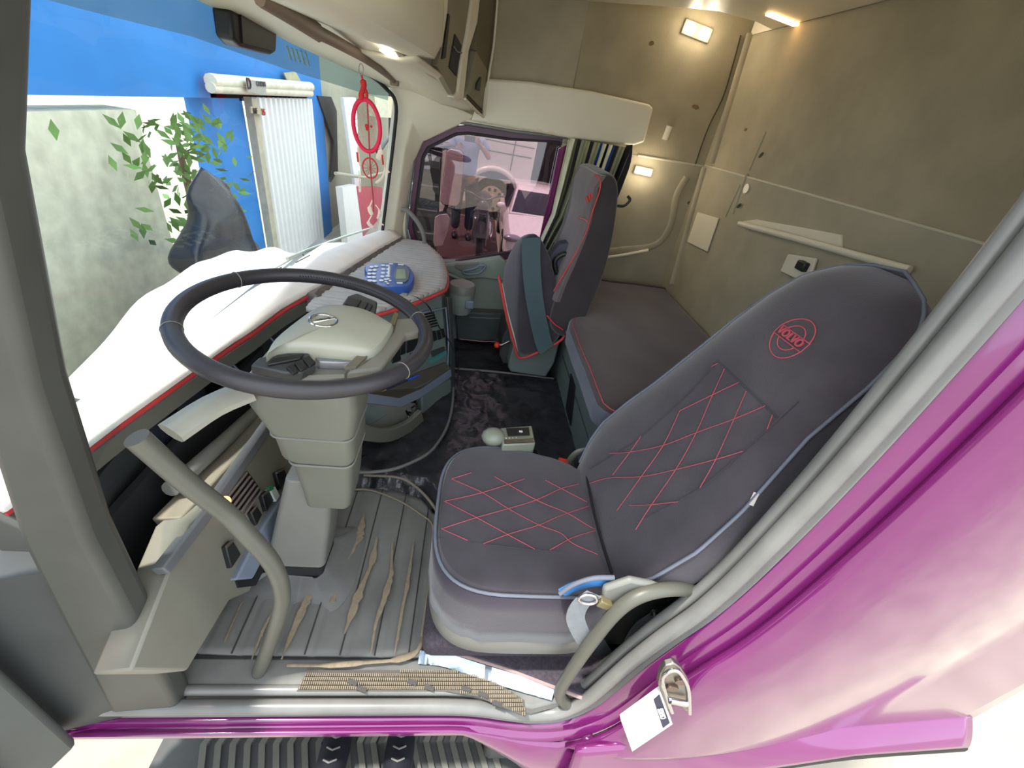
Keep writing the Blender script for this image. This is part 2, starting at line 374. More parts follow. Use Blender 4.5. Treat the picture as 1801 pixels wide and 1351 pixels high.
# drink holder (round bin) on the door
cu = thing('cup_holder', 'round grey lidded waste bin fixed beside the dash end', 'bin', ony(812, 520, 1.78))
c0 = ony(812, 512, 1.78)
g = G(); rings = []
for (dz, r) in ((-.13, .055), (-.12, .062), (-.02, .075), (0, .078)): rings.append([c0+Vector((r*math.cos(a*math.pi/12), r*math.sin(a*math.pi/12), dz)) for a in range(24)])
g.loft(rings); g.build('body', doorpl, cu)
g = G(); rings = [[c0+Vector((r*math.cos(a*math.pi/12), r*math.sin(a*math.pi/12), dz)) for a in range(24)] for dz, r in ((0, .08), (.03, .08), (.045, .07), (.05, .03))]
g.loft(rings); g.build('lid', graypl2, cu)
g = G().box(c0+Vector((.05, -.065, -.05)), (.05, .02, .05)); g.build('latch', bluetrim, cu, bevel=.008)
# A-pillar grab handle on the passenger side
g = G(); g.tube([ony(*q, 2.05) for q in ((706, 368), (718, 372), (735, 392), (745, 415), (748, 450))], .013, smooth=6)
tag(g.build('grab_handle', graypl2), 'curved grey grab handle beside the passenger door window', 'grab handle')
# passenger A pillar (cream) between windscreen and door window
g = G()
L_ = [ony(*q, 2.06) for q in ((640, 120), (690, 150), (700, 178), (694, 230), (685, 320), (672, 410), (672, 440))]
R_ = [ony(*q, YP-.002) for q in ((840, 205), (790, 228), (744, 250), (728, 285), (718, 340), (708, 400), (712, 440))]
rings = []
for a, b in zip(L_, R_):
    m_ = (a+b)/2; rings.append([a+Vector((-.03, .02, 0)), a, m_+Vector((.01, -.03, 0)), b, b+Vector((0, .05, 0)), a+Vector((-.03, .09, 0))])
g.loft(rings); struct(g.build('trim_1', cream, None, bevel=.008, seg=3))

#================================================================== WINDSCREEN
# plan curve of the glass: x as function of y
WX = [(-.05, -.66), (.2, -.74), (.6, -.79), (1.0, -.78), (1.4, -.72), (1.8, -.6), (2.08, -.5)]
def wx(y): return interp(WX, y)
ZTT = [(-.05, 1.57), (.9, 1.545), (1.3, 1.515), (1.6, 1.48), (1.85, 1.45), (2.08, 1.415)]
ZBD = [(-.05, 1.46), (.9, 1.45), (1.6, 1.395), (2.08, 1.355)]
def zt_(y): return interp(ZTT, y)
ZB, ZT = .66, 1.46
def wsp(u, v):
    y = -.02+2.09*u
    x = wx(y)*(1-.0*v)+.05*v-.02
    zd = interp(ZBD, y)
    z = ZB+(zd-ZB)*v/.86 if v <= .86 else zd+(zt_(y)-zd)*(v-.86)/.14
    return Vector((x, y, z))
wnd = G().grid(lambda u, v: wsp(u, v*.86), 30, 6).build('window_1', wsglass, None)
struct(wnd, 'large windscreen with blue-green shade band')
g = G().grid(lambda u, v: wsp(u, .86+v*.145), 30, 2); g.build('shade_band', bandglass, wnd)
# black rubber surround: bottom, far side with rounded corner
g = G(); P = [ony(*q, 2.03) for q in ((672, 415), (676, 380), (686, 300), (693, 240), (697, 195), (693, 172), (680, 157))]
P += [wsp(u, 1.0)+Vector((.012, 0, 0)) for u in (.93, .85, .75, .6, .45, .3, .15, .02)]
g.tube(P, .009, smooth=3); g.build('rubber_surround', rubber, wnd)
# header trim above the windscreen
def hdr(u, v):
    y = -.05+2.16*u; p = wsp(min(u, .985), 1.0)
    prof = [(0, -.005), (.03, .0), (.10, .035), (.2, .06), (.42, .05)]
    i = v*(len(prof)-1); k = min(int(i), len(prof)-2); t = i-k
    dx = prof[k][0]*(1-t)+prof[k+1][0]*t; dz = prof[k][1]*(1-t)+prof[k+1][1]*t
    return Vector((p.x+.0+dx*(1-.35*max(0, (u-.8)/.2)), y, p.z+dz*(.25-.2*u)-.012))
g = G().grid(hdr, 30, 12); struct(g.build('trim_2', cream, None, solid=.01), 'cream header trim above windscreen')
# panel in front closing below the windscreen and the roof front
g = G().prism([(wx(y)-.06, y, -.05) for y in (-.05, .2, .6, 1, 1.4, 1.8, 2.1)]+[(-.93, 2.2, -.05), (-.93, -.1, -.05)], (0, 0, ZB-.04)); struct(g.build('wall_front', darkpl))
g = G()
g.prism([(wx(y)+.0, y, 1.585) for y in (-.12, .2, .6, 1, 1.4, 1.8, 2.1, 2.2)]+[(-1.0, 2.2, 1.585), (-1.0, -.12, 1.585)], (0, 0, .43)); struct(g.build('wall_front_upper', purpled))
# rear-view camera housing at the top of the glass
hs = thing('sensor_housing', 'black sensor housing stuck to the top of the windscreen', 'sensor housing', wsp(.52, .97))
A = [onx(*q, -.70) for q in ((405, 15), (488, 55), (487, 92), (478, 97), (425, 84), (412, 70))]
g = G().prism(A, (-.05, 0, 0)); g.build('shell', blackpl, hs, bevel=.01, seg=3)
A = [onx(*q, -.695) for q in ((424, 24), (486, 56), (484, 90), (428, 76))]
g = G().prism(A, (-.01, 0, 0)); g.build('face_plate', mat('brown_black_gloss', C(40, 34, 30), .25), hs)
# ventilation louvre marks beside it on the glass
g = G()
for k in range(5):
    a = onx(505+8*k, 82+2.6*k, -.735); b = onx(511+8*k, 104+2.8*k, -.735); g.tube([a, b], .004)
tag(g.build('glass_vent_label', mat('pale_frit', C(170, 190, 175), .5)), 'row of pale slanted strokes at the windscreen top beside the sensor', 'glass marking')
# sun blind rail
vis = thing('sun_blind_rail', 'brown-grey roller blind rail under the overhead locker', 'sun blind', (-.5, 1.1, 1.5))
P = [onx(455, -12, -.45), onx(520, 30, -.45), onx(560, 57, -.45), onx(600, 78, -.445), onx(650, 107, -.43), ony(694, 140, 1.88)]
P = [Vector((p.x, min(p.y, 2.0), p.z)) for p in P]
g = G().tube(P[:3], .022, smooth=4, flat=.6); g.build('cassette', mat('taupe_plastic', C(128, 112, 96), .5), vis)
g = G().tube(P[2:], .017, smooth=4, flat=.6); g.build('rail', mat('taupe_plastic', C(128, 112, 96), .5), vis)
g = G().box(P[-1], (.04, .03, .05)); g.build('end_bracket', mat('taupe_plastic', C(128, 112, 96), .5), vis, bevel=.006)

#================================================================== OVERHEAD LOCKER
ol = thing('overhead_locker', 'bulging cream overhead storage locker above the windscreen', 'overhead locker', (-.4, 1.0, 1.5))
# lid: profile swept along y; rear surface bulges towards the seats
def lid(u, v):
    y = -.05+u*1.56
    # v: 0 bottom-front .. 1 top
    prof = [(-.56, 1.56), (-.40, 1.53), (-.26, 1.515), (-.19, 1.53), (-.165, 1.58), (-.165, 1.68), (-.18, 1.83), (-.21, 1.97)]
    i = v*(len(prof)-1); k = min(int(i), len(prof)-2); t = i-k
    x = prof[k][0]*(1-t)+prof[k+1][0]*t; z = prof[k][1]*(1-t)+prof[k+1][1]*t
    e = max(0, (u-.93)/.07); x -= .012*e*e
    x -= .16*(1-u)**1.5 if v > .1 else 0
    return Vector((x, y, z-.03*e*0))
g = G().grid(lid, 24, 14); lidm = g.build('lid', cream, ol, solid=.015, offset=-1)
# lower skirt running to the side wall
sk = [(-.60, 1.50), (-.42, 1.475), (-.27, 1.475), (-.2, 1.50)]
g = G()
def skirt(u, v):
    y = 1.3+u*.82
    base = interp([(1.3, -.24), (1.55, -.20), (1.8, -.12), (2.12, -.005)], y)
    zb = interp([(1.3, 1.50), (1.6, 1.475), (1.9, 1.43), (2.12, 1.372)], y)
    prof = [(-.36, .03), (-.2, .0), (-.06, -.004), (0, .012)]
    i = v*3; k = min(int(i), 2); t = i-k
    return Vector((base+prof[k][0]*(1-t)+prof[k+1][0]*t, y, zb+prof[k][1]*(1-t)+prof[k+1][1]*t))
g.grid(skirt, 16, 9); g.build('underside', cream, ol, solid=.012)
g = G(); A = [onz(*q, 1.474) for q in ((660, 95), (690, 105), (702, 118), (683, 112))]
g = G().ribbon([Vector((-.315, 1.12, 1.507)), Vector((-.325, 1.30, 1.507))], .035, (1, 0, 0), .004); g.build('step_lamp', mat('lit_step_lamp', C(255, 250, 235), .4, emit=(1, .95, .85, 1), estr=2.2), ol)
# end unit faces (angled), two bays with frames
E0 = Vector((-.215, 1.50, 0)); E1 = Vector((.012, 2.12, 0)); ed = (E1-E0); en = Vector((ed.y, -ed.x, 0)).normalized()
def ef(px, py, off=0): return onpl(px, py, E0+en*off, en)
def face_poly(q, off, th, m, nm, **kw):
    P = [ef(*a, off) for a in q]
    return G().prism(P, -en*th).build(nm, m, ol, **kw)
face_poly([(735, -14), (845, -14), (820, 60), (808, 165), (800, 172), (769, 116), (776, 90), (755, 0)], 0, .03, mat('olive_grey_panel', C(128, 120, 96), .55), 'switch_panel', bevel=.003)
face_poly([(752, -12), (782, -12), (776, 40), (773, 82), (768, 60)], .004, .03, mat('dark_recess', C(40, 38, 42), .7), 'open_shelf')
face_poly([(782, -12), (789, -12), (787, 20), (777, 84), (772, 74)], .010, .02, cream, 'divider', bevel=.002)
face_poly([(789, 24), (792, 28), (784, 102), (778, 104)], .006, .01, blackpl, 'slot')
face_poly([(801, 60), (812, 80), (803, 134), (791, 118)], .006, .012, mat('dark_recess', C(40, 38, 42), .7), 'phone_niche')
g = G(); g.tube([ef(*q, .01) for q in ((798, 82), (804, 91), (812, 93))], .003); g.build('niche_strap', graypl2, ol)
face_poly([(833, -14), (846, -14), (840, 40), (825, 90), (816, 172), (806, 178), (799, 171), (806, 162), (812, 110), (822, 60)], .012, .04, cream, 'pillar_frame', bevel=.006, seg=3)
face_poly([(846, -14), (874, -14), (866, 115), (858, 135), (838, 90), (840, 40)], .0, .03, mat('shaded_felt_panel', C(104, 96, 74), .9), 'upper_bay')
face_poly([(838, 90), (860, 128), (853, 200), (848, 203), (822, 170), (830, 120)], .004, .03, mat('olive_grey_panel', C(128, 120, 96), .55), 'lower_bay', bevel=.003)
face_poly([(845, 137), (847, 136), (844, 160), (838, 157), (839, 147)], .012, .01, blackpl, 'socket')
face_poly([(823, 166), (848, 192), (848, 195), (822, 169)], .008, .006, groove, 'vent_line')
face_poly([(822, 171), (848, 198), (847, 201), (822, 174)], .008, .006, groove, 'vent_line')
g = G().tube([ef(*q, .014) for q in ((876, -14), (868, 80), (860, 130), (853, 190), (850, 206))], .006, smooth=3); g.build('edge_strip', cream, ol)
g = G().tube([ef(*q, .010) for q in ((850, 206), (835, 192), (818, 174))], .006); g.build('edge_strip', cream, ol)

#================================================================== DASHBOARD
db = thing('dashboard', 'full width dashboard with pale cloth cover and red piping', 'dashboard', (-.5, 1.1, .3))
# driver hood + forward shelf (pale cover)
RE = [(-.0, -.80), (.3, -.775), (.67, -.74), (.95, -.69), (1.22, -.605), (1.5, -.545), (1.8, -.485), (2.08, -.42)]
def shelf(u, v):
    y = .0+2.08*u; a = wx(y)-.01; b = interp(RE, y)
    if a > b-.05: a = b-.05
    return Vector((a*(1-v)+b*v, y, .69-.008*v*v*3+.012*math.sin(v*3.1)))
def shelf2(u, v):
    p = shelf(u, v)
    if p.y < 1.25:      # hood over the instruments comes further back near the driver
        p.x += .03*v*max(0, 1-abs(p.y-.75)/.5)
    return p
g = G().grid(shelf2, 40, 8); g.build('front_shelf_cover', dashcov, db, solid=.02, offset=-1)
P = [shelf2(u, 1)+Vector((.004, 0, -.004)) for u in [i/30 for i in range(0, 19)]]
g = G().tube(P, .0085); g.build('hood_piping', redpipe, db)
# underside lip of the hood
g = G(); g.loft([[p+Vector((-.03, 0, -.015)), p+Vector((.0, 0, -.015)), p+Vector((-.01, 0, -.07)), p+Vector((-.04, 0, -.07))] for p in P]); g.build('hood_lip', graypl, db)
# demist slots
for (a, b) in (((470, 487), (495, 470)), ((520, 462), (545, 449)), ((572, 455), (592, 443)), ((625, 428), (645, 419))):
    g = G().tube([onz(*a, .695), onz(*b, .695)], .003, seg=6); g.build('demist_slot', groove, db)
# instrument cluster bay below the hood
g = G().prism([(-.86, .02, .22), (-.86, 1.2, .22), (-.86, 1.2, .66), (-.86, .02, .66)], (.03, 0, 0)); g.build('instrument_bay', mat('instrument_black', C(30, 32, 38), .35), db)
for k, y in enumerate((.22, .40, .58)): G().disc((-.826, y, .53), (1, 0, .2), .07, .004).build('gauge', mat('gauge_face', C(48, 54, 64), .3), db)
for a, b in (((-.82, .75, .62), (-.74, .78, .44)), ((-.80, .30, .64), (-.76, .33, .48)), ((-.80, .98, .62), (-.70, 1.0, .44))): G().tube([a, b], .004).build('cluster_divider', bluetrim, db)
# ridge between shelves (quilted dark)
quilt = mat('dark_quilted_cloth', C(112, 104, 98), .95, var=.2, scale=30, bump=.6, bscale=40)
rp = [(-.60, 1.12), (-.57, 1.3), (-.515, 1.6), (-.455, 1.9), (-.41, 2.09)]
g = G(); rings = []
for i in range(41):
    t = i/40; y = 1.10+.99*t; x = interp(sorted([(b, a) for a, b in rp]), y); w_ = .004*math.sin(i*1.9)
    rings.append([Vector((x-.05, y, .60)), Vector((x-.03+w_, y, .682)), Vector((x-.0+w_, y, .684)), Vector((x+.018+w_, y, .665)), Vector((x+.03+w_, y, .60))])
g.loft(rings); g.build('quilted_ridge', quilt, db)
# rear quilted shelf, striped with sewn channels (geometry)
OUT = [(-.62, 1.02), (-.5, .985), (-.42, .985), (-.36, 1.03), (-.22, 1.20), (-.115, 1.37), (-.098, 1.42), (-.098, 1.55), (-.14, 1.80), (-.2, 1.95), (-.27, 2.09)]
g = G(); outl = cr([Vector((a, b, .645)) for a, b in OUT], 5)
n = len(outl); rows = []
def inner_at(p):
    y = p.y; return None
quiltpale = mat('pale_grey_quilt', C(172, 168, 164), .9, var=.08, scale=20, bump=.3, bscale=150)
ts = [i/46 for i in range(47)]
def top(u, v):
    # u along x-direction rows: y from 1.0 to 2.09
    y = 1.0+1.09*u
    xo = None
    for a, b in zip(outl, outl[1:]):
        if (a.y-y)*(b.y-y) <= 0 and abs(a.y-b.y) > 1e-9: xo = a.x+(b.x-a.x)*(y-a.y)/(b.y-a.y)
    if xo is None: xo = -.4
    xi = -.60 if y < 1.2 else interp(sorted([(b, a) for a, b in rp]), y)
    z = .645+.0035*abs(math.sin(y*math.pi/.035))
    return Vector((xi*(1-v)+xo*v, y, z))
g.grid(top, 200, 10); g.build('rear_shelf_cover', quiltpale, db, solid=.02, offset=-1)
g = G().tube([p+Vector((.004, -.004, 0)) for p in outl[4:-6]], .008); g.build('shelf_piping', redpipe, db)
# centre face
A0 = Vector((-.425, .975, .63)); B0 = Vector((-.11, 1.395, .63)); B1 = Vector((-.035, 1.375, .14))
fn_ = (B0-A0).cross(B1-B0).normalized(); fn_ = fn_ if fn_.y < 0 else -fn_
def cf(px, py, off=0): return onpl(px, py, A0+fn_*off, fn_)
def cface(q, off, th, m, nm, **kw): return G().prism([cf(*a, off) for a in q], -fn_*th).build(nm, m, db, **kw)
A1 = A0+(B1-B0)*.95+Vector((-.02, -.05, 0))
g = G().prism([A0, B0, B0+(B1-B0)*1.0, A1], Vector((-.25, .25, 0))); g.build('centre_console', tealpl, db, bevel=.012, seg=3)
# passenger side body of dash
g = G().prism([(-.11, 1.39, .05), (-.105, 1.55, .05), (-.15, 1.80, .05), (-.28, 2.08, .05), (-.5, 2.08, .05), (-.55, 1.4, .05)], (0, 0, .575)); g.build('passenger_fascia', tealpl, db, bevel=.015, seg=3)
cface([(787, 524), (795, 524), (801, 640), (800, 692), (793, 692), (793, 600)], .012, .03, darkpl, 'edge_trim', bevel=.003)
g = G().tube([cf(*q, .008) for q in ((744, 550), (784, 541), (789, 600), (787, 655), (735, 680), (700, 692), (640, 690))], .0045); g.build('bezel_line', bluetrim, db)
vt = cface([(744, 553), (764, 549), (770, 574), (754, 578), (748, 570)], .004, .01, blackpl, 'vent', bevel=.002)
for k in range(5):
    g = G().tube([cf(746+2*k, 556+4.6*k, .008), cf(765+1.5*k, 551.5+4.6*k, .008)], .002, seg=6); g.build('slat', graypl2, vt)
for (q) in ([(760, 583), (766, 582), (770, 598), (763, 601)], [(768, 582), (774, 580), (778, 596), (772, 598)], [(776, 579), (781, 578), (784, 593), (780, 595)]):
    cface(q, .006, .01, blackpl, 'switch', bevel=.002)
# radio / switch stack seen through the wheel
for q in ([(716, 580), (742, 575), (738, 612), (716, 622)], [(706, 586), (714, 582), (714, 622), (704, 626)], [(690, 618), (704, 614), (706, 634), (690, 640)], [(722, 622), (738, 618), (734, 640), (722, 646)]):
    s_ = cface(q, .006, .01, blackpl, 'switch_block', bevel=.003)
g = G().disc(cf(716, 592, .012), fn_, .008, .004); g.build('hazard_button', redpl, db)
for q in ((688, 624), (689, 634), (727, 634)):
    g = G().box(cf(*q, .012), (.012, .012, .006)); g.build('toggle', steel, db)
# shelf tray with glass-green card, pen tray
cface([(757, 634), (786, 618), (786, 624), (760, 640)], .02, .03, mat('teal_card', C(70, 140, 140), .3), 'card_slot')
cface([(758, 618), (782, 610), (784, 622), (762, 632)], .006, .02, darkpl, 'cubby', bevel=.002)
# pen tray: a ledge with blue-grey front trim
pt = [cf(*q, .02) for q in ((636, 690), (702, 700), (742, 683), (793, 648))]
pb = [cf(*q, .02) for q in ((636, 708), (706, 717), (744, 698), (795, 662))]
g = G()
rings = [[a, b, b+fn_*-.02, a+fn_*-.02] for a, b in zip(pt, pb)]; g.loft(rings); g.build('tray_trim', bluetrim, db, bevel=.003)
g = G(); q = [p+fn_*-.0 for p in pt]+[p-fn_*.16+Vector((0, 0, -.0)) for p in reversed(pt)]; g.prism(q, (0, 0, -.006)); g.build('tray', mat('brown_grey_tray', C(88, 82, 72), .7), db)
cface([(640, 690), (702, 700), (742, 683), (793, 648), (784, 638), (735, 656), (680, 674), (640, 680)], .012, .01, mat('brown_grey_tray', C(88, 82, 72), .7), 'tray_floor')
# storage bin under the tray
bo = [cf(*q, .06) for q in ((630, 712), (745, 715), (742, 745), (720, 762), (690, 772), (655, 766), (636, 750))]
g = G().prism([p-fn_*.05 for p in bo], -fn_*.05); g.build('bin_back', graypl2, db)
rim = [cf(*q, .075) for q in ((628, 722), (640, 742), (662, 753), (690, 754), (720, 742), (742, 722))]
rim2 = [cf(*q, .065) for q in ((626, 775), (640, 776), (662, 779), (690, 777), (722, 762), (746, 740))]
g = G().loft([[a, b, b-fn_*.03, a-fn_*.03] for a, b in zip(cr(rim, 4), cr(rim2, 4))]); g.build('bin_front', graypl, db, bevel=.006, seg=3)
cface([(742, 690), (795, 665), (796, 700), (770, 720), (755, 740), (742, 738)], .01, .05, tealpl, 'lower_corner', bevel=.01)
# left-of-column fascia : beige ledges and the knee panel
K0 = Vector((-.60, .3, .43)); K1 = Vector((-.55, .3, .22)); kn = Vector((0, 1, 0)).cross(K1-K0).normalized(); kn = kn if kn.x > 0 else -kn
def kf(px, py, off=0): return onpl(px, py, K0+kn*off, kn)
def kface(q, off, th, m, nm, **kw): return G().prism([kf(*a, off) for a in q], -kn*th).build(nm, m, db, **kw)
olive = mat('olive_fascia', C(122, 120, 108), .55, var=.08)
kface([(486, 738), (532, 836), (498, 905), (440, 1040), (404, 1056), (330, 1180), (230, 1180), (330, 920), (395, 862)], 0, .08, olive, 'knee_panel', bevel=.006)
kface([(480, 733), (490, 740), (398, 878), (300, 1010), (286, 1000), (388, 866)], .012, .03, mat('satin_grey_strip', C(98, 100, 102), .55), 'upper_trim_strip', bevel=.004, seg=3)
kface([(524, 833), (531, 845), (529, 862), (446, 1018), (416, 1020), (458, 935)], .018, .03, bluetrim, 'lower_trim_strip', bevel=.006, seg=3)
kface([(532, 848), (536, 862), (450, 1030), (420, 1034), (416, 1022), (446, 1018)], .005, .03, blackpl, 'shadow_strip')
kv = kface([(436, 828), (460, 862), (412, 918), (396, 880)], .004, .02, blackpl, 'vent', bevel=.003)
for k in range(6):
    g = G().tube([kf(434+5*k, 832+6.5*k, .012), kf(396+4*k, 880+9*k, .012)], .004, seg=6); g.build('slat', mat('mauve_slat', C(110, 100, 96), .5), kv)
for q in ([(486, 832), (500, 824), (508, 842), (494, 862)], [(462, 872), (474, 862), (482, 880), (470, 900)], [(442, 902), (452, 890), (462, 905), (452, 925)], [(398, 962), (410, 950), (425, 975), (408, 1000)]):
    kface(q, .014, .02, blackpl, 'rocker_switch', bevel=.003)
    a = kf(*q[0], .022); b = kf(*q[1], .022); G().tube([a, b], .004, seg=6).build('switch_edge', steel, db)
kface([(476, 862), (484, 856), (492, 872), (486, 882)], .02, .02, mat('white_sticker_label', C(205, 210, 205), .6), 'fuse_label')
kface([(474, 858), (480, 854), (482, 860), (476, 864)], .022, .01, mat('green_led', C(30, 150, 90), .5), 'green_mark')
# beige ledge/duct above the knee panel
duct = mat('dusty_taupe', C(132, 124, 108), .65, var=.15)
g = G().loft([[p+Vector((-.05, 0, -.02)), p+Vector((.02, 0, -.01)), p+Vector((.03, 0, -.05)), p+Vector((-.04, 0, -.06))] for p in (onx(300, 905, -.66), onx(400, 800, -.66), onx(450, 742, -.66), onx(490, 700, -.66))]); g.build('fascia_ledge', duct, db, bevel=.005)
g = G().tube([onx(300, 860, -.70), onx(395, 775, -.70), onx(470, 706, -.70)], .022); g.build('fascia_duct', graypl2, db)
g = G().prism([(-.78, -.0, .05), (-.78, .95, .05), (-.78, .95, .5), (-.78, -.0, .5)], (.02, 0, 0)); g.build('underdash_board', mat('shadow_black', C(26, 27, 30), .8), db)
g = G().prism([(-.68, .02, -.0), (-.64, .02, .5), (-.84, .02, .72), (-.84, .02, .0)], (0, -.03, 0)); g.build('end_cap', mat('dark_pillar_grey', C(72, 73, 68), .5), db, bevel=.008)

#================================================================== STEERING COLUMN + WHEEL
SWC = Vector((-.324, .308, .964)); th = .106; Rw = .262-.017
U = Vector((math.cos(th), 0, -math.sin(th))); V = Vector((0, math.cos(.022), math.sin(.022))); Nn = U.cross(V).normalized()
def wp(a, b, h=0): return SWC+U*a+V*b+Nn*h
col = thing('steering_column', 'grey-green steering column with tapered shroud rising from the floor', 'steering column', (-.46, .32, 0))
def sect(z, xc, hx, yc, hy, r=.02): return [Vector((x, y, z)) for x, y in rrect(hx, hy, min(r, hx*.6, hy*.6), 5, xc, yc)]
g = G().loft([sect(.93, -.33, .06, .285, .06), sect(.86, -.33, .115, .285, .095, .03), sect(.80, -.33, .115, .29, .095, .03), sect(.71, -.325, .095, .295, .085, .03)]); g.build('upper_shroud', graypl, col, bevel=.004)
g = G().loft([sect(.712, -.325, .092, .295, .082, .03), sect(.63, -.322, .088, .30, .08, .03), sect(.615, -.316, .075, .30, .074, .025), sect(.50, -.316, .064, .305, .066, .02), sect(.425, -.322, .058, .31, .06, .02)]); g.build('lower_shroud', graypl, col, bevel=.004)
g = G().loft([sect(.50, -.372, .062, .33, .058), sect(.30, -.415, .078, .345, .062), sect(.115, -.455, .09, .355, .07), sect(.10, -.46, .094, .355, .075)]); g.build('base', graypl2, col, bevel=.004)
g = G().loft([sect(.10, -.46, .086, .355, .068), sect(.03, -.47, .090, .358, .072)]); g.build('rubber_boot', rubber, col)
for z_, xc_, hx_, yc_, hy_ in ((.612, -.3165, .078, .30, .077), (.708, -.325, .0945, .295, .0835)):
    G().tube([Vector((x, y, z_-.25*(x-xc_)*0)) for x, y in rrect(hx_, hy_, .025, 5, xc_, yc_)], .0028, closed=True, seg=6).build('shroud_ridge', graypl2, col)
for q in ((625, 742), (622, 782), (616, 830)):
    g = G().disc(ony(*q, .30)+Vector((.003, 0, 0)), (1, 0, 0), .006, .004, 10); g.build('screw', chrome, col)
g = G().tube([Vector((-.43, .2, .845)), Vector((-.48, .15, .835)), Vector((-.52, .08, .82))], .018, flat=2.0, smooth=3); g.build('stalk', mat('pale_grey_plastic', C(150, 148, 136), .4), col)
g = G().tube([ony(470, 700, .2), ony(485, 708, .2), ony(492, 700, .2)], .006, smooth=3); g.build('ignition_ring', steel, col)
sw_ = thing('steering_wheel', 'large black leather steering wheel with grey-green centre pad', 'steering wheel', SWC)
g = G()
P = [wp(Rw*math.cos(a*math.pi/36), Rw*math.sin(a*math.pi/36)) for a in range(72)]
g.tube(P, .0175, seg=16, closed=True); g.build('rim', rimleather, sw_)
for a in (0.52, -.52, 2.6, -2.6):
    g = G(); c = wp(Rw*math.cos(a), Rw*math.sin(a)); t = (U*-math.sin(a)+V*math.cos(a)); g.tube([c+(U*math.cos(a)+V*math.sin(a))*.0178*math.cos(q*.39)+Nn*.0178*math.sin(q*.39) for q in range(16)], .0012, seg=5, closed=True); g.build('rim_seam', graypl2, sw_)
# stitched thread inside the rim
g = G()
for k in range(60):
    a = math.radians(20+k*1.6); r = Rw-.0165
    p = wp(r*math.cos(a), r*math.sin(a), .004); p2 = wp((r-.002)*math.cos(a+.014), (r-.002)*math.sin(a+.014), .008); g.tube([p, p2], .0008, seg=4)
g.build('rim_stitching', blackpl, sw_)
def onw(px, py, h=0): return onpl(px, py, SWC+Nn*h, Nn)
# centre pad outline from photo on the plane just above the rim plane
padq = [(585, 537), (640, 545), (685, 568), (690, 578), (658, 618), (600, 616), (545, 611), (490, 612), (468, 626), (482, 600), (520, 568), (552, 546)]
pad = cr([onw(*q, .02) for q in padq], 3, True)
cen2 = sum(pad, Vector())/len(pad)
g = G().loft([[cen2+(p-cen2)*s+Nn*h for p in pad] for s, h in ((.97, -.055), (1.0, -.02), (1.0, -.004), (.97, .004), (.85, .010), (.5, .016), (.1, .018))]); g.build('centre_pad', graypl if 0 else mat('pad_grey_green', C(160, 160, 144), .42, var=.03, bump=.08, bscale=300), sw_)
em = onw(569, 564, .036)
g = G(); g.tube([em+U*.026*math.cos(a*math.pi/16)+V*.026*math.sin(a*math.pi/16) for a in range(32)], .0036, seg=8, closed=True); g.tube([em-U*.019-V*.018, em+U*.019+V*.018], .004, seg=8); emb = g.build('emblem', chrome, sw_)
text('emblem_lettering', 'VOLVO', .009, em+Nn*.0035, U+V*.9, V-U*.9, blackpl, emb, .0004, True)
# rear-side hub under pad (dark) and spokes
def slab(q, h, th_, m, nm, par=sw_, **kw): return G().prism([onw(*a, h) for a in q], -Nn*th_).build(nm, m, par, **kw)
slab([(628, 515), (664, 530), (660, 553), (640, 552), (598, 540), (612, 520)], .008, .02, darkpl, 'spoke', bevel=.004)
for q in ([(640, 528), (648, 532), (640, 546), (632, 542)], [(649, 532), (656, 536), (648, 550), (641, 547)], [(614, 522), (636, 527), (628, 540), (606, 533)]):
    slab(q, .012, .006, blackpl, 'wheel_button', bevel=.002)
slab([(455, 628), (540, 614), (556, 640), (530, 655), (500, 655), (440, 642)], .006, .02, darkpl, 'spoke', bevel=.004)
for q in ([(503, 645), (515, 638), (525, 652), (515, 657)], [(517, 637), (530, 631), (541, 645), (528, 651)], [(532, 630), (543, 624), (556, 636), (544, 644)], [(480, 630), (535, 620), (528, 630), (470, 641)]):
    slab(q, .012, .006, blackpl, 'wheel_button', bevel=.002)
slab([(546, 617), (634, 619), (622, 638), (560, 636)], -.002, .02, mat('silver_grey_insert', C(140, 140, 146), .3, metal=.5), 'spoke_insert', bevel=.004)
slab([(560, 640), (622, 640), (606, 658), (540, 660)], -.02, .01, graypl2, 'lower_hub_cover')
slab([(694, 560), (726, 558), (742, 582), (714, 588), (690, 622), (672, 648), (608, 654), (640, 636), (664, 618), (690, 582)], .006, .022, mat('dusty_grey', C(124, 122, 112), .6, var=.15), 'spoke', bevel=.006)
slab([(694, 548), (701, 552), (694, 572), (686, 568)], .014, .02, mat('olive_gloss', C(104, 96, 66), .3), 'spoke_accent')
slab([(632, 622), (650, 622), (626, 645), (606, 646)], .012, .006, mat('olive_grey2', C(108, 104, 88), .5), 'spoke_accent')

#================================================================== FLOOR COVERINGS
matrub = mat('dusty_rubber_mat', C(112, 112, 108), .8, var=.22, scale=6, bump=.2, bscale=60)
torn = mat('tan_torn_backing', C(140, 126, 104), .95, var=.15, scale=80)
fm_ = thing('driver_floor_mat', 'worn grey rubber floor mat with torn tan seams', 'floor mat', (-.4, .35, 0))
def rug(u, v):
    xr = -.028
    y0 = .058; y1 = interp([(-.9, .6), (-.5, .66), (-.34, .70), (-.2, .69), (-.1, .655), (-.06, .61), (-.03, .57)], -.9+.872*u)
    x = -.9+.872*u
    y = y0+(y1-y0)*v
    z = .022+.004*math.sin(x*9)*math.sin(y*7)
    k = (x % .098)/.098
    z -= .004*math.exp(-((k-.5)/.07)**2)
    if x < -.55: z += (x+.55)**2*1.2
    return Vector((x, y, z))
g = G().grid(rug, 120, 30); g.build('mat', matrub, fm_, solid=.012)
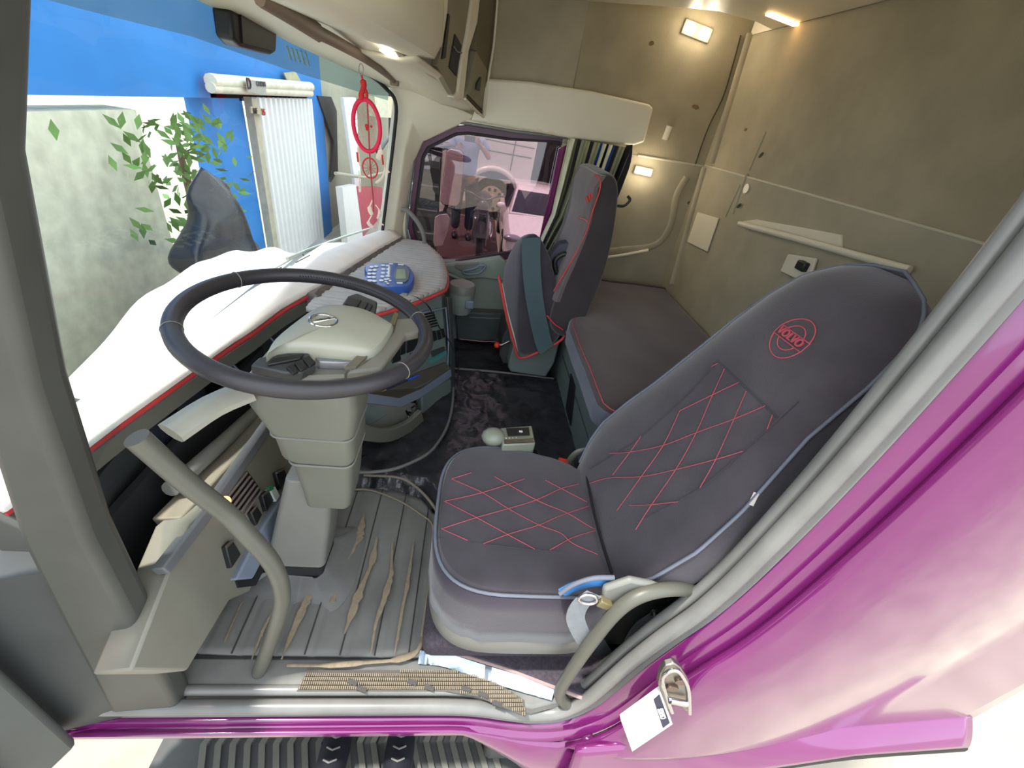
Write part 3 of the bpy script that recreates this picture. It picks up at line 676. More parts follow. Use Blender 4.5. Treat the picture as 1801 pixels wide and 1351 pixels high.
for k in range(9):
    x = -.9+.098*k+.049
    if x > -.03: continue
    vv = [rug((x+.9)/.872, j/24)+Vector((0, 0, .0015)) for j in range(25)]
    G().tube(vv, .0022, seg=6).build('sewn_seam', mat('dark_seam', C(58, 58, 56), .8), fm_)
# torn seams: irregular strips following the seams, from the photo positions
tears = [([(690, 952), (688, 1010), (677, 1050), (660, 1100), (652, 1150)], [2, 7, 10, 5, 2]), ([(663, 945), (655, 985), (650, 1000), (628, 1050), (606, 1115)], [2, 10, 4, 16, 2]),
         ([(728, 950), (716, 1030), (706, 1080), (694, 1150)], [2, 5, 6, 2]), ([(640, 905), (632, 940), (622, 965), (608, 990)], [2, 14, 6, 1]),
         ([(592, 1025), (584, 1060)], [4, 9]), ([(552, 1030), (535, 1065), (515, 1110), (495, 1160)], [7, 13, 8, 2]), ([(480, 1075), (462, 1110), (443, 1160)], [2, 5, 2]), ([(425, 1060), (395, 1130)], [2, 3])]
for pts, ws in tears:
    P = []
    n = 24
    for i in range(n+1):
        t = i/n*(len(pts)-1); k = min(int(t), len(pts)-2); f_ = t-k
        x = pts[k][0]*(1-f_)+pts[k+1][0]*f_; y = pts[k][1]*(1-f_)+pts[k+1][1]*f_; w2 = (ws[k]*(1-f_)+ws[k+1]*f_)*(.7+.6*random.random())
        P.append((onz(x-w2/2, y, .031), onz(x+w2/2*(1+random.random()*.5), y, .031)))
    v = []; f = []
    for a, b in P: v += [a, b]
    for i in range(n): f.append((2*i, 2*i+1, 2*i+3, 2*i+2))
    ob('torn_strip', v, f, torn, fm_, solid=.002, smooth=False)
P = [onz(*q, .024) for q in ((505, 1170), (580, 1170), (640, 1166), (700, 1160), (733, 1146), (745, 1120))]
g = G().tube(P, [.003, .005, .003, .006, .004, .003], smooth=4, flat=1.6); g.build('frayed_edge', torn, fm_)
P = [onz(*q, .03) for q in ((612, 862), (650, 862), (700, 880), (740, 905), (762, 928), (758, 1000), (750, 1060), (742, 1120))]
g = G().tube(P, .004, smooth=4); g.build('edge_binding', mat('tan_binding', C(140, 130, 108), .9), fm_)
# grey leather gaiter round the column foot
g = G(); c1 = Vector((-.47, .36, 0)); rings = []
for s, h in ((1.05, .048), (1.15, .044), (1.4, .038), (1.8, .032), (2.2, .022)):
    rings.append([c1+Vector(((x+.48)*s*(1 if x > -.48 else 1.1), (y-.36)*s*(1+.12*math.sin(k*.9)), h+.003*math.sin(k*1.3+s*4))) for k, (x, y) in enumerate(rrect(.088, .074, .03, 6, -.48, .36))])
g.loft(rings, cap=False); g.build('column_gaiter', mat('grey_leather', C(110, 110, 108), .6, var=.15, bump=.4, bscale=30), fm_)
# engine tunnel cover: crinkled black vinyl
tc_ = thing('tunnel_cover', 'crinkled shiny black vinyl cover over the engine tunnel', 'tunnel cover', (0, 1.1, 0))
from mathutils import noise
def sm(a, b, x): t = max(0, min(1, (x-a)/(b-a))); return t*t*(3-2*t)
def tun(u, v):
    x = -.9+1.5*u; y = .60+1.12*v
    edge = interp([(-.9, .66), (-.34, .71), (-.1, .66), (0, .52), (.6, .45)], x)
    y = max(y, edge-.03)
    z = (.10-.04*sm(.05, -.2, x)*sm(1.5, 1.2, y))*sm(0, .1, y-edge+.03)*(1-sm(1.58, 1.66, y))+.003
    z += -.02*sm(-.12, -.5, x)*sm(.72, .95, y)*(1-sm(1.3, 1.5, y)) if x < -.12 else 0
    z += .010*noise.noise(Vector((x*14, y*9, 0)))+.006*noise.noise(Vector((x*30, y*22, 3)))+.012*abs(noise.noise(Vector((x*22+y*10, y*6, 7))))*sm(-.05, -.2, x)
    return Vector((x, y, z))
g = G().grid(tun, 130, 110); g.build('vinyl', leatherette, tc_)
P = [onz(*q, .105) for q in ((620, 831), (660, 830), (700, 823), (750, 800), (775, 772), (790, 740), (797, 700), (797, 655))]
g = G().tube(P, .007, smooth=5); g.build('welt', mat('grey_welt', C(112, 112, 110), .5), tc_)
P = [onz(*q, .06) for q in ((640, 836), (700, 840), (730, 855), (755, 880), (772, 905))]
g = G().tube(P, .006, smooth=5); g.build('welt', mat('tan_welt', C(128, 120, 104), .6), tc_)
P = [onz(*q, .108) for q in ((797, 648), (850, 652), (910, 658), (974, 666))]
g = G().tube(P, .006, smooth=4); g.build('welt', mat('grey_welt', C(112, 112, 110), .5), tc_)
# passenger footwell vinyl
g = G().grid(lambda u, v: Vector((-.25+.9*u, 1.66+.46*v, .014+.012*noise.noise(Vector((u*9, v*6, 2))))), 50, 30)
tag(g.build('footwell_mat', leatherette), 'crinkled black vinyl mat in the passenger footwell', 'floor mat')
# shiny wrinkled foil strip beside the sill
g = G()
A = [(738, 1150), (775, 1152), (840, 1172), (900, 1190), (975, 1212)]; B = [(735, 1168), (775, 1172), (840, 1192), (900, 1212), (970, 1232)]
A = cr([onz(*q, .012) for q in A], 10); B = cr([onz(*q, .012) for q in B], 10)
g.loft([[a+Vector((0, 0, .02)), (a+b)/2+Vector((0, 0, .012+.016*noise.noise(Vector((i*.8, 1, 0))))), b+Vector((0, 0, .01*noise.noise(Vector((i*.9, 5, 0))))), (a+b)/2-Vector((0, 0, .012))] for i, (a, b) in enumerate(zip(A, B))])
tag(g.build('wrinkled_foil_strip', mat('silver_blue_foil', C(168, 182, 196), .25, metal=.7, bump=.5, bscale=30)), 'shiny silvery wrinkled plastic strip between seat plinth and door sill', 'plastic strip')

#================================================================== SILL, GRATING, DOOR SURROUND
sill = struct(G().prism([(-.85, .06, .002), (.0, .06, .002), (.2, .04, .002), (.44, .0, .002), (.47, -.03, -.01), (.3, -.066, -.0), (.1, -.028, -.0), (-.85, -.028, -.0)], (0, 0, -.05)).build('trim_3', mat('grey_sill', C(112, 112, 108), .55, var=.12, scale=20), None, bevel=.008), 'grey plastic door sill')
gr = thing('sill_step_plate', 'dust-filled beige ribbed step plate on the door sill', 'step plate', (0, -.01, 0))
OUTG = [(541, 1180), (800, 1180), (850, 1186), (921, 1232), (925, 1262), (880, 1243), (840, 1226), (780, 1217), (522, 1217)]
g = G().prism([onz(*q, .004) for q in OUTG], (0, 0, .004)); g.build('plate', mat('dark_plate', C(84, 82, 76), .8), gr)
dust = mat('beige_dusty_rib', C(130, 119, 100), .85, var=.15, scale=50)
g = G(); n = 0
def inpoly(x, y, P):
    c = False; j = len(P)-1
    for i in range(len(P)):
        if (P[i][1] > y) != (P[j][1] > y) and x < (P[j][0]-P[i][0])*(y-P[i][1])/(P[j][1]-P[i][1])+P[i][0]: c = not c
        j = i
    return c
W = [(p.x, p.y) for p in [onz(*q, .008) for q in OUTG]]
for i in range(130):
    for j in range(16):
        x = -.37+i*.0055; y = .045-j*.0105
        if inpoly(x, y, W) and inpoly(x+.003, y-.007, W): g.box((x, y-.003, .0115), (.0032, .0078, .006))
g.build('ribs', dust, gr, smooth=False)
for q in ((636, 1212), (620, 1200), (725, 1200), (755, 1210), (820, 1212), (850, 1222), (875, 1238)):
    p = onz(*q, .016); G().box(p, (.028, .012, .003), Matrix.Rotation(-.3, 3, 'Z')).build('black_stud', mat('black_stud_m', C(62, 60, 58), .7), gr)
# door seals and painted body side with the door opening
YS = -.055
OPEN = [(-.95, -.018), (-.7, -.018), (-.4, -.018), (-.1, -.018), (.08, -.02), (.17, -.035), (.25, -.062), (.33, -.075), (.40, -.055), (.455, .02), (.49, .14), (.525, .27), (.57, .40), (.61, .50), (.64, .62), (.665, .78), (.685, .95), (.70, 1.15), (.71, 1.4), (.70, 1.65), (.67, 1.82), (.58, 1.93), (.4, 1.96)]
P = cr([Vector((x, YS, z)) for x, z in OPEN], 4)
g = G().tube(P, .019, seg=12); s1 = struct(g.build('trim_4', sealgrey), 'thick grey rubber door seal around driver door opening')
g = G().tube([p+Vector((0, .035, .012)) for p in P], .014, seg=10); g.build('inner_lip', sealgrey, s1)
def off(P, d, y):
    out = []
    for i, p in enumerate(P):
        t = (P[min(i+1, len(P)-1)]-P[max(i-1, 0)]); nrm = Vector((t.z, 0, -t.x)).normalized(); q = p+nrm*d; q.y = y; out.append(q)
    return out
# grey flange outside the seal
g = G().loft([[a, b, c, d] for a, b, c, d in zip(off(P, .016, YS+.01), off(P, .036, YS-.012), off(P, .036, YS-.002), off(P, .016, YS+.02))]); g.build('flange', sealgrey, s1)
# painted body: jamb step then outer skin
body = G()
def narrow(p):                          # the painted step is narrow along the sill and wide up the pillar
    return .42+.58*sm(.25, .5, p.x) if p.z < .1 else 1
def strip(d0, y0, d1, y1, P=P):
    def q(d, y):
        full = off(P, d, y); near_ = off(P, .03, y)
        return [n_.lerp(f_, narrow(p)) for p, n_, f_ in zip(P, near_, full)]
    a = q(d0, y0); b = q(d1, y1); v = a+b; n = len(a); body.add(v, [(i, i+1, n+i+1, n+i) for i in range(n-1)])
i0 = 0
strip(.03, YS-.0, .05, YS-.02); strip(.05, YS-.02, .085, YS-.025); strip(.085, YS-.025, .10, YS-.045)
bs = struct(body.build('wall_driver_side', purple, None, solid=.02, offset=1), 'glossy magenta body panel around driver door')
# outer quarter panel behind the opening
rear = [q for q in off(P, .10, YS-.045) if q.x > .42]
g = G(); rings = []
def quarter(u, v):
    k = u*(len(rear)-1); i = min(int(k), len(rear)-2); t = k-i; a = rear[i].lerp(rear[i+1], t)
    # stretch to rear/bottom edge
    b = Vector((1.6, YS-.06, a.z)) if a.z > -.02 else Vector((1.6, YS-.06, -.02+(a.z+.02)*.5))
    lo = interp([(.4, -.45), (.75, -.40), (.95, -.13), (1.15, .0), (1.4, .1), (1.6, .12)], .5+1.1*v)
    p = a.lerp(b, v)
    p.z = a.z*(1-v)+v*(max(a.z, .12)+0)
    p.y = YS-.045-.02*sm(0, .1, v)-.03*math.sin(min(1, v*1.6)*math.pi)*.8
    return p
g.grid(quarter, 60, 24); g.build('quarter_panel', purple, bs, solid=.02)
# lower skirt of cab side under sill and the flare towards the wheel arch
g = G()
def under(u, v):
    x = -1.0+1.5*u; a = interp([(-1, -.07), (.1, -.07), (.3, -.15), (.42, -.17), (.5, -.1)], x)
    b = interp([(-1, -.085), (.12, -.09), (.28, -.24), (.42, -.42), (.5, -.45)], x)
    return Vector((x, YS-.03-.035*math.sin(v*2.2)*sm(.1, .4, x), a+(b-a)*v))
g.grid(under, 50, 8); g.build('sill_skirt', purple, bs, solid=.015)
g = G()
def flare(u, v):
    x = .44+1.15*u; top_ = -.09+.186*(x-.42)
    lo = interp([(.44, -.48), (.62, -.38), (.8, -.22), (1.0, -.1), (1.25, 0), (1.6, .05)], x)
    return Vector((x, YS-.07-.03*math.sin(v*1.5)-.02*v, top_*(1-v)+lo*v))
g.grid(flare, 40, 10); g.build('arch_flare', purple, bs, solid=.015)
# black wheel arch lip
g = G().tube([(.5, YS-.12, -.5), (.62, YS-.12, -.40), (.8, YS-.12, -.245), (1.0, YS-.12, -.125), (1.25, YS-.12, -.02), (1.6, YS-.12, .03)], .022, smooth=5, flat=.7)
tag(g.build('wheel_arch_lip', rubber), 'black rubber wheel arch lip under the magenta body side', 'wheel arch')
# lower grey mudguard / steps
md = thing('cab_step', 'dark grey moulded boarding step with zigzag tread below the sill', 'step', (-.2, -.1, -.47))
g = G().box((-.2, .02, -.49), (1.3, .36, .03)); g.build('tread_board', mat('dark_grey_step', C(72, 74, 72), .7, var=.15), md, bevel=.01)
for k in range(22):
    x = -.72+k*.045
    g = G().prism([(x, .16, -.475), (x+.02, .16, -.475), (x+.05, .08, -.475), (x+.02, 0, -.475), (x+.05, -.08, -.475), (x+.03, -.08, -.475), (x, 0, -.475), (x+.03, .08, -.475)], (0, 0, .014)); g.build('tread_bar', mat('grey_tread', C(96, 96, 88), .7), md)
g = G().box((-.25, .17, -.30), (1.3, .03, .36)); g.build('riser', mat('dark_grey_step', C(72, 74, 72), .7), md)
g = G().box((.33, .06, -.33), (.24, .22, .30)); g.build('side_cover', mat('dark_grey_step', C(72, 74, 72), .7), md, bevel=.02)
# latch striker
st = thing('door_striker', 'chrome U-shaped door striker bolted to magenta pillar', 'door latch', ony(1190, 1210, YS-.07))
Y0 = YS-.105
o1 = [ony(*q, Y0) for q in ((1162, 1186), (1170, 1172), (1186, 1168), (1198, 1176), (1212, 1200), (1216, 1250), (1207, 1253), (1196, 1240), (1182, 1240), (1178, 1250), (1170, 1246), (1158, 1205))]
g = G().prism(o1, (0, .015, 0)); g.build('base_plate', steel, st, bevel=.003)
g = G().tube([p+Vector((0, -.008, 0)) for p in [ony(*q, Y0) for q in ((1180, 1246), (1172, 1222), (1163, 1190), (1172, 1175), (1187, 1172), (1199, 1184), (1209, 1208), (1211, 1248))]], .0045, smooth=3); g.build('rim', chrome, st)
g = G().tube([ony(1178, 1232, Y0-.012), ony(1207, 1238, Y0-.012)], .007); g.build('latch_bar', chrome, st)
for q in ((1182, 1208), (1197, 1196)):
    g = G().disc(ony(*q, Y0), (0, -1, 0), .011, .006, rx=.017, ax=(.5, 0, 1)); g.build('bolt', mat('bronze_bolt', C(120, 98, 84), .4, metal=.6), st)
# white sticker with dark strip and lettering
stk = thing('data_sticker', 'white sticker with dark lettered strip on magenta pillar below the striker', 'sticker', ony(1135, 1275, YS-.09))
A = [ony(*q, Y0) for q in ((1092, 1267), (1162, 1217), (1183, 1274), (1112, 1322))]
g = G().prism(A, (0, .012, 0)); g.build('paper', white, stk)
B = [ony(*q, Y0-.002) for q in ((1150, 1232), (1160, 1223), (1178, 1272), (1166, 1281))]
g = G().prism(B, (0, .003, 0)); g.build('printed_strip', mat('navy_print', C(40, 40, 66), .6), stk)
mid = (B[0]+B[1]+B[2]+B[3])/4
text('lettering', 'CSUTRS', .019, mid+Vector((0, -.003, 0)), (B[1]+B[0])/2-(B[2]+B[3])/2, (B[0]+B[3])/2-(B[1]+B[2])/2, white, stk, .0006, True)

# grab handles at the door opening
g = G().tube([ony(*q) for q in ((1032, 1238, -.03), (1008, 1240, -.045), (990, 1232, -.05), (985, 1215, -.05), (1005, 1180, -.05), (1040, 1130, -.05), (1080, 1080, -.05), (1120, 1050, -.045), (1170, 1037, -.03), (1215, 1038, -.005), (1262, 1052, .02))], .0165, seg=14, smooth=5)
tag(g.build('grab_handle', mat('handle_grey', C(88, 88, 79), .45, var=.08)), 'thick grey-green grab handle on the door pillar behind driver seat', 'grab handle')
g = G().tube([ony(455, 1182, .02), ony(464, 1160, .02), ony(490, 1085, .02), ony(496, 1040, .02), ony(478, 990, .02), ony(430, 935, .02), ony(395, 900, .02), ony(330, 850, .0), ony(240, 770, -.02)], .0185, seg=14, smooth=5)
tag(g.build('grab_handle', mat('handle_grey', C(88, 88, 79), .45, var=.08)), 'long curved grey-green grab handle on the front door pillar', 'grab handle')
# driver side A pillar and lining
g = G(); rings = []
for z, x, w_ in ((-.04, -.72, .16), (.2, -.70, .14), (.45, -.68, .12), (.68, -.66, .10), (1.0, -.60, .07), (1.3, -.53, .07), (1.5, -.45, .09)):
    rings.append([Vector((x-w_/2, -.07, z)), Vector((x+w_/2, -.06, z)), Vector((x+w_/2, .0, z)), Vector((x-w_/2, .05, z))])
g.loft(rings); struct(g.build('trim_5', mat('dark_pillar_grey', C(72, 73, 68), .5), None, bevel=.015, seg=3), 'grey driver side front pillar trim')
g = G().sph(kf(396, 882, .03), .014); tag(g.build('indicator_lamp', mat('orange_lit', C(255, 160, 110), .4, emit=(1, .35, .12, 1), estr=1.5)), 'small orange glowing lamp beside the left dash vent', 'lamp')
hx0 = Vector((-.84, -.12, 0)); hd_ = Vector((-.42, -.9, 0)).normalized(); hn_ = Vector((hd_.y, -hd_.x, 0))
def dq(a, z, o=0): p = hx0+hd_*a+hn_*o; return Vector((p.x, p.y, z))
d2 = struct(G().prism([dq(0, -.05), dq(.85, -.05), dq(.88, .5), dq(0, .62)], hn_*.07).build('door_2', mat('open_door_lining', C(92, 96, 92), .5, var=.08), None, bevel=.015), 'open driver door swung forward')
G().prism([dq(0, .60), dq(.88, .48), dq(.88, .52), dq(0, .64)], hn_*.07).build('waist_trim', graypl2, d2)
G().tube([dq(.02, .62, .03), dq(.02, 1.15, .03), dq(.2, 1.35, .03), dq(.84, 1.40, .03), dq(.87, .5, .03)], .03, smooth=4).build('window_frame', purple, d2)
G().prism([dq(.04, .63, .03), dq(.86, .52, .03), dq(.83, 1.38, .03), dq(.2, 1.33, .03), dq(.04, 1.13, .03)], hn_*.004).build('door_glass', winglass, d2)
G().prism([dq(.1, .05, -.03), dq(.8, .05, -.03), dq(.8, .25, -.03), dq(.1, .30, -.03)], hn_*.04).build('door_pocket', darkpl, d2, bevel=.01)
# B pillar inner trim behind driver seat
g = G(); rings = []
for (x, z) in ((.53, .02), (.60, .22), (.66, .40), (.72, .55), (.77, .75), (.80, 1.0), (.81, 1.4), (.80, 1.9)):
    rings.append([Vector((x-.07, YS+.02, z)), Vector((x+.30, YS+.02, z)), Vector((x+.30, YS+.05, z)), Vector((x+.02, YS+.12, z)), Vector((x-.03, YS+.09, z))])
g.loft(rings); struct(g.build('trim_6', graypl, None, bevel=.01, seg=3), 'grey inner pillar trim beside driver seat')
g = G().box((1.12, YS+.06, .95), (.5, .04, 2.1)); struct(g.build('wall_driver_lining', moulded))

#================================================================== DRIVER SEAT
ds = thing('driver_chair', 'driver seat in charcoal velour cover with red diamond stitching', 'seat', (.22, .28, 0))
CX, CY, HX, HY = .225, .272, .245, .262
def outline(s, n=56, ex=3.4, dx=0):
    out = []
    for i in range(n):
        a = 2*math.pi*i/n; c = math.cos(a); s_ = math.sin(a)
        e = 2/ex if c < 0 else 2/6
        x_ = CX+dx+HX*s*math.copysign(abs(c)**e, c); y_ = CY+HY*s*math.copysign(abs(s_)**e, s_)
        if y_ > CY and x_ > .2: y_ -= .085*min(1, (x_-.2)/.24)**1.4*(y_-CY)/HY
        out.append((x_, y_))
    return out
def ztop(x, y):
    u = (x-CX)/HX; v = (y-CY)/HY
    return .445+.028*(1-min(1, abs(v))**3)*(1-min(1, abs(u))**4)-.018*math.exp(-(v/.45)**2)
g = G(); rings = []
for s in (1.0, .97, .9, .8, .65, .45, .25, .05): rings.append([Vector((x, y, ztop(x, y)+(-.012 if s == 1.0 else 0))) for x, y in outline(s)])
side = [[Vector((x, y, z)) for x, y in outline(s)] for s, z in ((.93, .30), (.98, .33), (1.0, .40))]
g.loft(side+rings); g.build('seat_cushion', seatfab, ds)
g = G().tube([Vector((x, y, .440)) for x, y in outline(1.012)], .0045, closed=True); g.build('cushion_piping', pipegrey, ds)
# skirt cloth around cushion
g = G(); rings = []
for s, z in ((1.012, .434), (1.022, .37), (1.022, .30), (1.03, .235)):
    rings.append([Vector((x+.002*math.sin(i*1.7)*(.44-z)*6, y+.002*math.sin(i*2.3)*(.44-z)*6, z)) for i, (x, y) in enumerate(outline(s))])
g.loft(rings, cap=False); g.build('seat_skirt', seatside, ds, solid=.004)
# grey plastic base band
g = G(); rings = []
for s, z in ((.94, .30), (1.0, .27), (1.04, .23), (1.043, .20), (1.03, .165), (.97, .14), (.9, .12)): rings.append([Vector((x, y, z+(.0))) for x, y in outline(s)])
g.loft(rings); g.build('base_shell', graypl2, ds)
# stitched diamonds on the cushion
def oncush(px, py):
    p = onz(px, py, .46)
    for _ in range(4): p = onz(px, py, ztop(p.x, p.y)+.001)
    return p
cl = [[(794, 843), (850, 868), (895, 896), (948, 924), (985, 938), (1008, 957), (1051, 976)], [(781, 882), (838, 911), (895, 942), (941, 967)], [(777, 931), (822, 951)],
      [(870, 839), (943, 880), (997, 903), (1034, 925), (1056, 936)], [(959, 845), (987, 860), (1045, 890)],
      [(850, 957), (895, 940), (948, 924), (985, 908), (1044, 888)], [(776, 931), (838, 911), (895, 895), (943, 880), (987, 860), (1018, 852)],
      [(783, 882), (848, 867), (922, 843)], [(794, 843), (829, 832)], [(967, 968), (1008, 946), (1054, 932)]]
def dense(L_, n=7): return [(p.x, p.y) for p in cr([Vector((a, b, 0)) for a, b in L_], n)]
for L_ in cl:
    P = [oncush(*q)+Vector((0, 0, .0015)) for q in dense(L_)]; G().tube(P, .0011, seg=6).build('red_stitch_line', redst, ds)
g = G().tube(cr([oncush(*q) for q in ((770, 945), (850, 957), (970, 970), (1075, 977))], 4), .0016, seg=6); g.build('panel_seam', seatside, ds)
# ---------- backrest
P0 = Vector((.43, 0, .42)); D = Vector((.52, 0, .85)).normalized(); NB = Vector((-D.z, 0, D.x))
far = [(0, .47), (.04, .50), (.09, .54), (.16, .57), (.28, .565), (.38, .55), (.55, .54), (.68, .535), (.79, .52), (.87, .49), (.93, .43), (.96, .36)]
near = [(0, .05), (.04, .03), (.14, .0), (.27, -.003), (.4, .02), (.5, .05), (.6, .08), (.75, .10), (.87, .13), (.93, .18), (.96, .25)]
def bdome(u, y):
    a = interp(near, u); b = interp(far, u); v = (2*(y-a)/(b-a)-1); v = max(-1, min(1, v))
    edge = (1-abs(v)**4)*(1-max(0, (u-.85)/.11)**2)
    return .03*edge-.022*math.exp(-(v/.5)**2)*(1-sm(.55, .7, u))+.02*sm(.6, .75, u)*edge
def bp_(u, y, h=0): return P0+D*u+Vector((0, y, 0))+NB*h
def back(u, v):
    uu = .96*u; a = interp(near, uu); b = interp(far, uu); y = a+(b-a)*(.5-.5*math.cos(v*math.pi))
    return bp_(uu, y, bdome(uu, y))
g = G().grid(back, 60, 28); g.build('backrest_front', seatfab, ds)
edge = [bp_(.96*i/40, interp(near, .96*i/40), 0) for i in range(41)]; edge2 = [bp_(.96*i/40, interp(far, .96*i/40), 0) for i in range(41)]
loop = edge+[bp_(.97, .285, -.0)]+edge2[::-1]
g = G()
def shr(P, s, h): 
    c = Vector((0, .285, 0)); return [Vector((p.x, .285+(p.y-.285)*s, p.z))+NB*h for p in P]
rings = [loop, shr(loop, 1.02, -.03), shr(loop, 1.0, -.10), shr(loop, .85, -.14)]
g.loft(rings, cap=False); n = len(loop); last = rings[-1]
g.add(last, [tuple(range(n))]); g.build('backrest_shell', seatside, ds)
g = G().tube([p+NB*.003 for p in edge[1:]]+[bp_(.972, .285, .003)]+[p+NB*.003 for p in edge2[:0:-1]], .0042); g.build('backrest_piping', pipegrey, ds)
def onb(px, py):
    h = 0
    for _ in range(4):
        p = onpl(px, py, P0+NB*h, NB); u = (p-P0-NB*h).dot(D); h = bdome(u, p.y)+.0015
    return p
# diamonds on the backrest; pixel paths from crop (scale 2.702, origin 960,440)
bl = [[(851, 566), (795, 690), (712, 880), (620, 1045), (500, 1220), (430, 1330)], [(955, 672), (897, 805), (810, 997), (735, 1132)], [(640, 765), (560, 930), (455, 1080), (340, 1240)], [(455, 885), (400, 965), (320, 1070)],
      [(1080, 785), (1055, 853)],
      [(1045, 742), (897, 805), (712, 872), (560, 930), (400, 962), (305, 968)], [(920, 630), (795, 690), (640, 765)], [(940, 958), (810, 997), (620, 1045), (460, 1078), (300, 1085), (210, 1110)],
      [(630, 1198), (500, 1212), (400, 1215)], [(820, 540), (790, 555)]]
for L_ in bl:
    P = [onb(960+a/2.702, 440+b/2.702)+NB*.0025 for a, b in dense(L_)]; G().tube(P, .0011, seg=6).build('red_stitch_line', redst, ds)
for L_ in ([(815, 525), (1100, 795)], [(820, 530), (640, 720), (430, 905), (210, 1040)], [(1200, 720), (1055, 853), (940, 958), (735, 1132), (450, 1290)]):
    P = [onb(960+a/2.702, 440+b/2.702) for a, b in dense(L_)]; G().tube(P, .002, seg=6).build('panel_seam', seatside, ds)
g = G().tube([onz(*q, .468) for q in ((1030, 832), (1036, 860), (1043, 895), (1052, 930), (1063, 968), (1076, 1008))], .006, smooth=4, flat=.6); g.build('seat_crease', mat('crease_shade_black', C(24, 22, 26), .9), ds)  # dark tube paints the shade in the gap between cushion and backrest
# embroidered emblem on the headrest
ec = onb(1391, 594); tY = Vector((0, 1, 0))
dwn = (onb(1400, 606)-onb(1368, 582)).normalized()            # direction of the lettering
upv = NB.cross(dwn).normalized(); upv = upv if upv.dot(D) > 0 else -upv
def onhead(p): u = (p-P0).dot(D); return bp_(u, p.y, bdome(u, p.y)+.0018)
g = G()
def arc(r, a0, a1, n=22): return [onhead(ec+dwn*r*math.cos(a0+(a1-a0)*i/n)+upv*r*math.sin(a0+(a1-a0)*i/n)) for i in range(n+1)]
for r, q in ((.052, .25), (.032, .42)):
    g.tube(arc(r, q, math.pi-q), .0016, seg=6); g.tube(arc(r, math.pi+q, 2*math.pi-q), .0016, seg=6)
for s in (-1, 1): g.tube([onhead(ec+upv*s*.0125-dwn*.052), onhead(ec+upv*s*.0125+dwn*.052)], .0016, seg=6)
for s in (-1, 1): g.tube([onhead(ec+dwn*s*.052-upv*.0125), onhead(ec+dwn*s*.052+upv*.0125)], .0014, seg=6)
embd = g.build('embroidered_emblem', redst, ds)
text('embroidered_lettering', 'VOLVO', .026, onhead(ec)+NB*.003, dwn, upv, redst, embd, .002, True)
g = G().ribbon([onb(1332, 868)+NB*.003, onb(1322, 890)+NB*.004], .012, (0, 1, 0), .002); g.build('care_label', mat('cream_label', C(214, 206, 188), .8), ds)
# blue lining exposed at the hinge, recliner hardware
g = G(); g.tube([ony(*q, -.0) for q in ((990, 1042), (1010, 1032), (1040, 1024), (1075, 1022))], .018, smooth=4, flat=.4); g.build('blue_lining', mat('bright_blue_foam', C(62, 130, 198), .7), ds)
g = G().tube([ony(*q, -.008) for q in ((985, 1044), (1010, 1028), (1045, 1017), (1080, 1016))], .006, smooth=4); g.build('cover_hem', pipegrey, ds)
g = G(); A = [ony(*q, -.03) for q in ((1058, 1058), (1062, 1038), (1110, 1022), (1150, 1030), (1190, 1045), (1150, 1056), (1100, 1072), (1075, 1078))]; g.prism(A, (0, .018, 0)); g.build('recliner_cover', graypl2, ds, bevel=.008, seg=3)
g = G().box(ony(1062, 1060, -.035), (.036, .02, .022), Matrix.Rotation(.5, 3, 'Y')); g.build('recliner_lever', mat('olive_gloss', C(104, 96, 66), .3), ds, bevel=.003)
# black frame below/behind seat
g = G().prism([(.44, .06, .10), (.62, .06, .10), (.70, .06, .42), (.46, .06, .36)], (0, .42, 0)); g.build('seat_frame', blackpl, ds, bevel=.006)
g = G().box((.24, .3, .07), (.54, .5, .10)); g.build('plinth', mat('dark_speckled_carpet', C(64, 58, 66), .95, var=.3, scale=120), ds, bevel=.03, seg=3)
P = [onz(*q, .03) for q in ((757, 1120), (772, 1140), (830, 1158), (900, 1180), (960, 1203), (1010, 1222), (1035, 1232))]
P_ = P
g = G().tube(P, .006, smooth=4); g.build('carpet_binding', mat('pink_brown_binding', C(150, 128, 124), .8), ds)
A = [onz(*q, .024) for q in ((755, 1110), (772, 1141), (830, 1159), (900, 1181), (960, 1204), (1035, 1232), (1080, 1150), (900, 1060), (770, 1040))]
g = G().prism(A, (0, 0, .014)); g.build('plinth_carpet', mat('dark_speckled_carpet', C(64, 58, 66), .95), ds, bevel=.004)
# seat belts
sb = thing('seat_belt', 'grey seat belt webbing looping beside driver seat base', 'seat belt', ony(1020, 1100, .0))
beltm = mat('grey_webbing', C(124, 128, 132), .7, var=.08, scale=60)
g = G().ribbon([ony(*q, -.035) for q in ((1045, 1045), (1022, 1062), (1012, 1085), (1020, 1110), (1034, 1135))], .045, [Vector((1, 0, .1))]*5, .003, smooth=5); g.build('webbing', beltm, sb)
g = G().ribbon([ony(*q, .05) for q in ((1160, 1085), (1125, 1110), (1105, 1150), (1088, 1195), (1082, 1210))], .05, [Vector((1, -.3, .3))]*5, .003, smooth=5); g.build('webbing', mat('dark_webbing', C(74, 80, 82), .7), sb)
g = G().ribbon([ony(*q, .06) for q in ((1040, 1120), (1060, 1150), (1092, 1205))], .06, [Vector((1, 0, .4))]*3, .003, smooth=4); g.build('webbing', mat('dark_webbing', C(74, 80, 82), .7), sb)
g = G().tube([ony(*q, -.04) for q in ((1018, 1052), (1030, 1046), (1045, 1048), (1050, 1056), (1040, 1062), (1024, 1060))], .004, closed=True, smooth=3); g.build('anchor_loop', chrome, sb)
g = G().tube([ony(*q, .03) for q in ((1150, 1075), (1152, 1088), (1168, 1090), (1170, 1078))], .004); g.build('belt_guide', chrome, sb)
g = G().box(ony(1165, 1070, .08), (.1, .05, .06)); g.build('reel_box', blackpl, sb, bevel=.006)
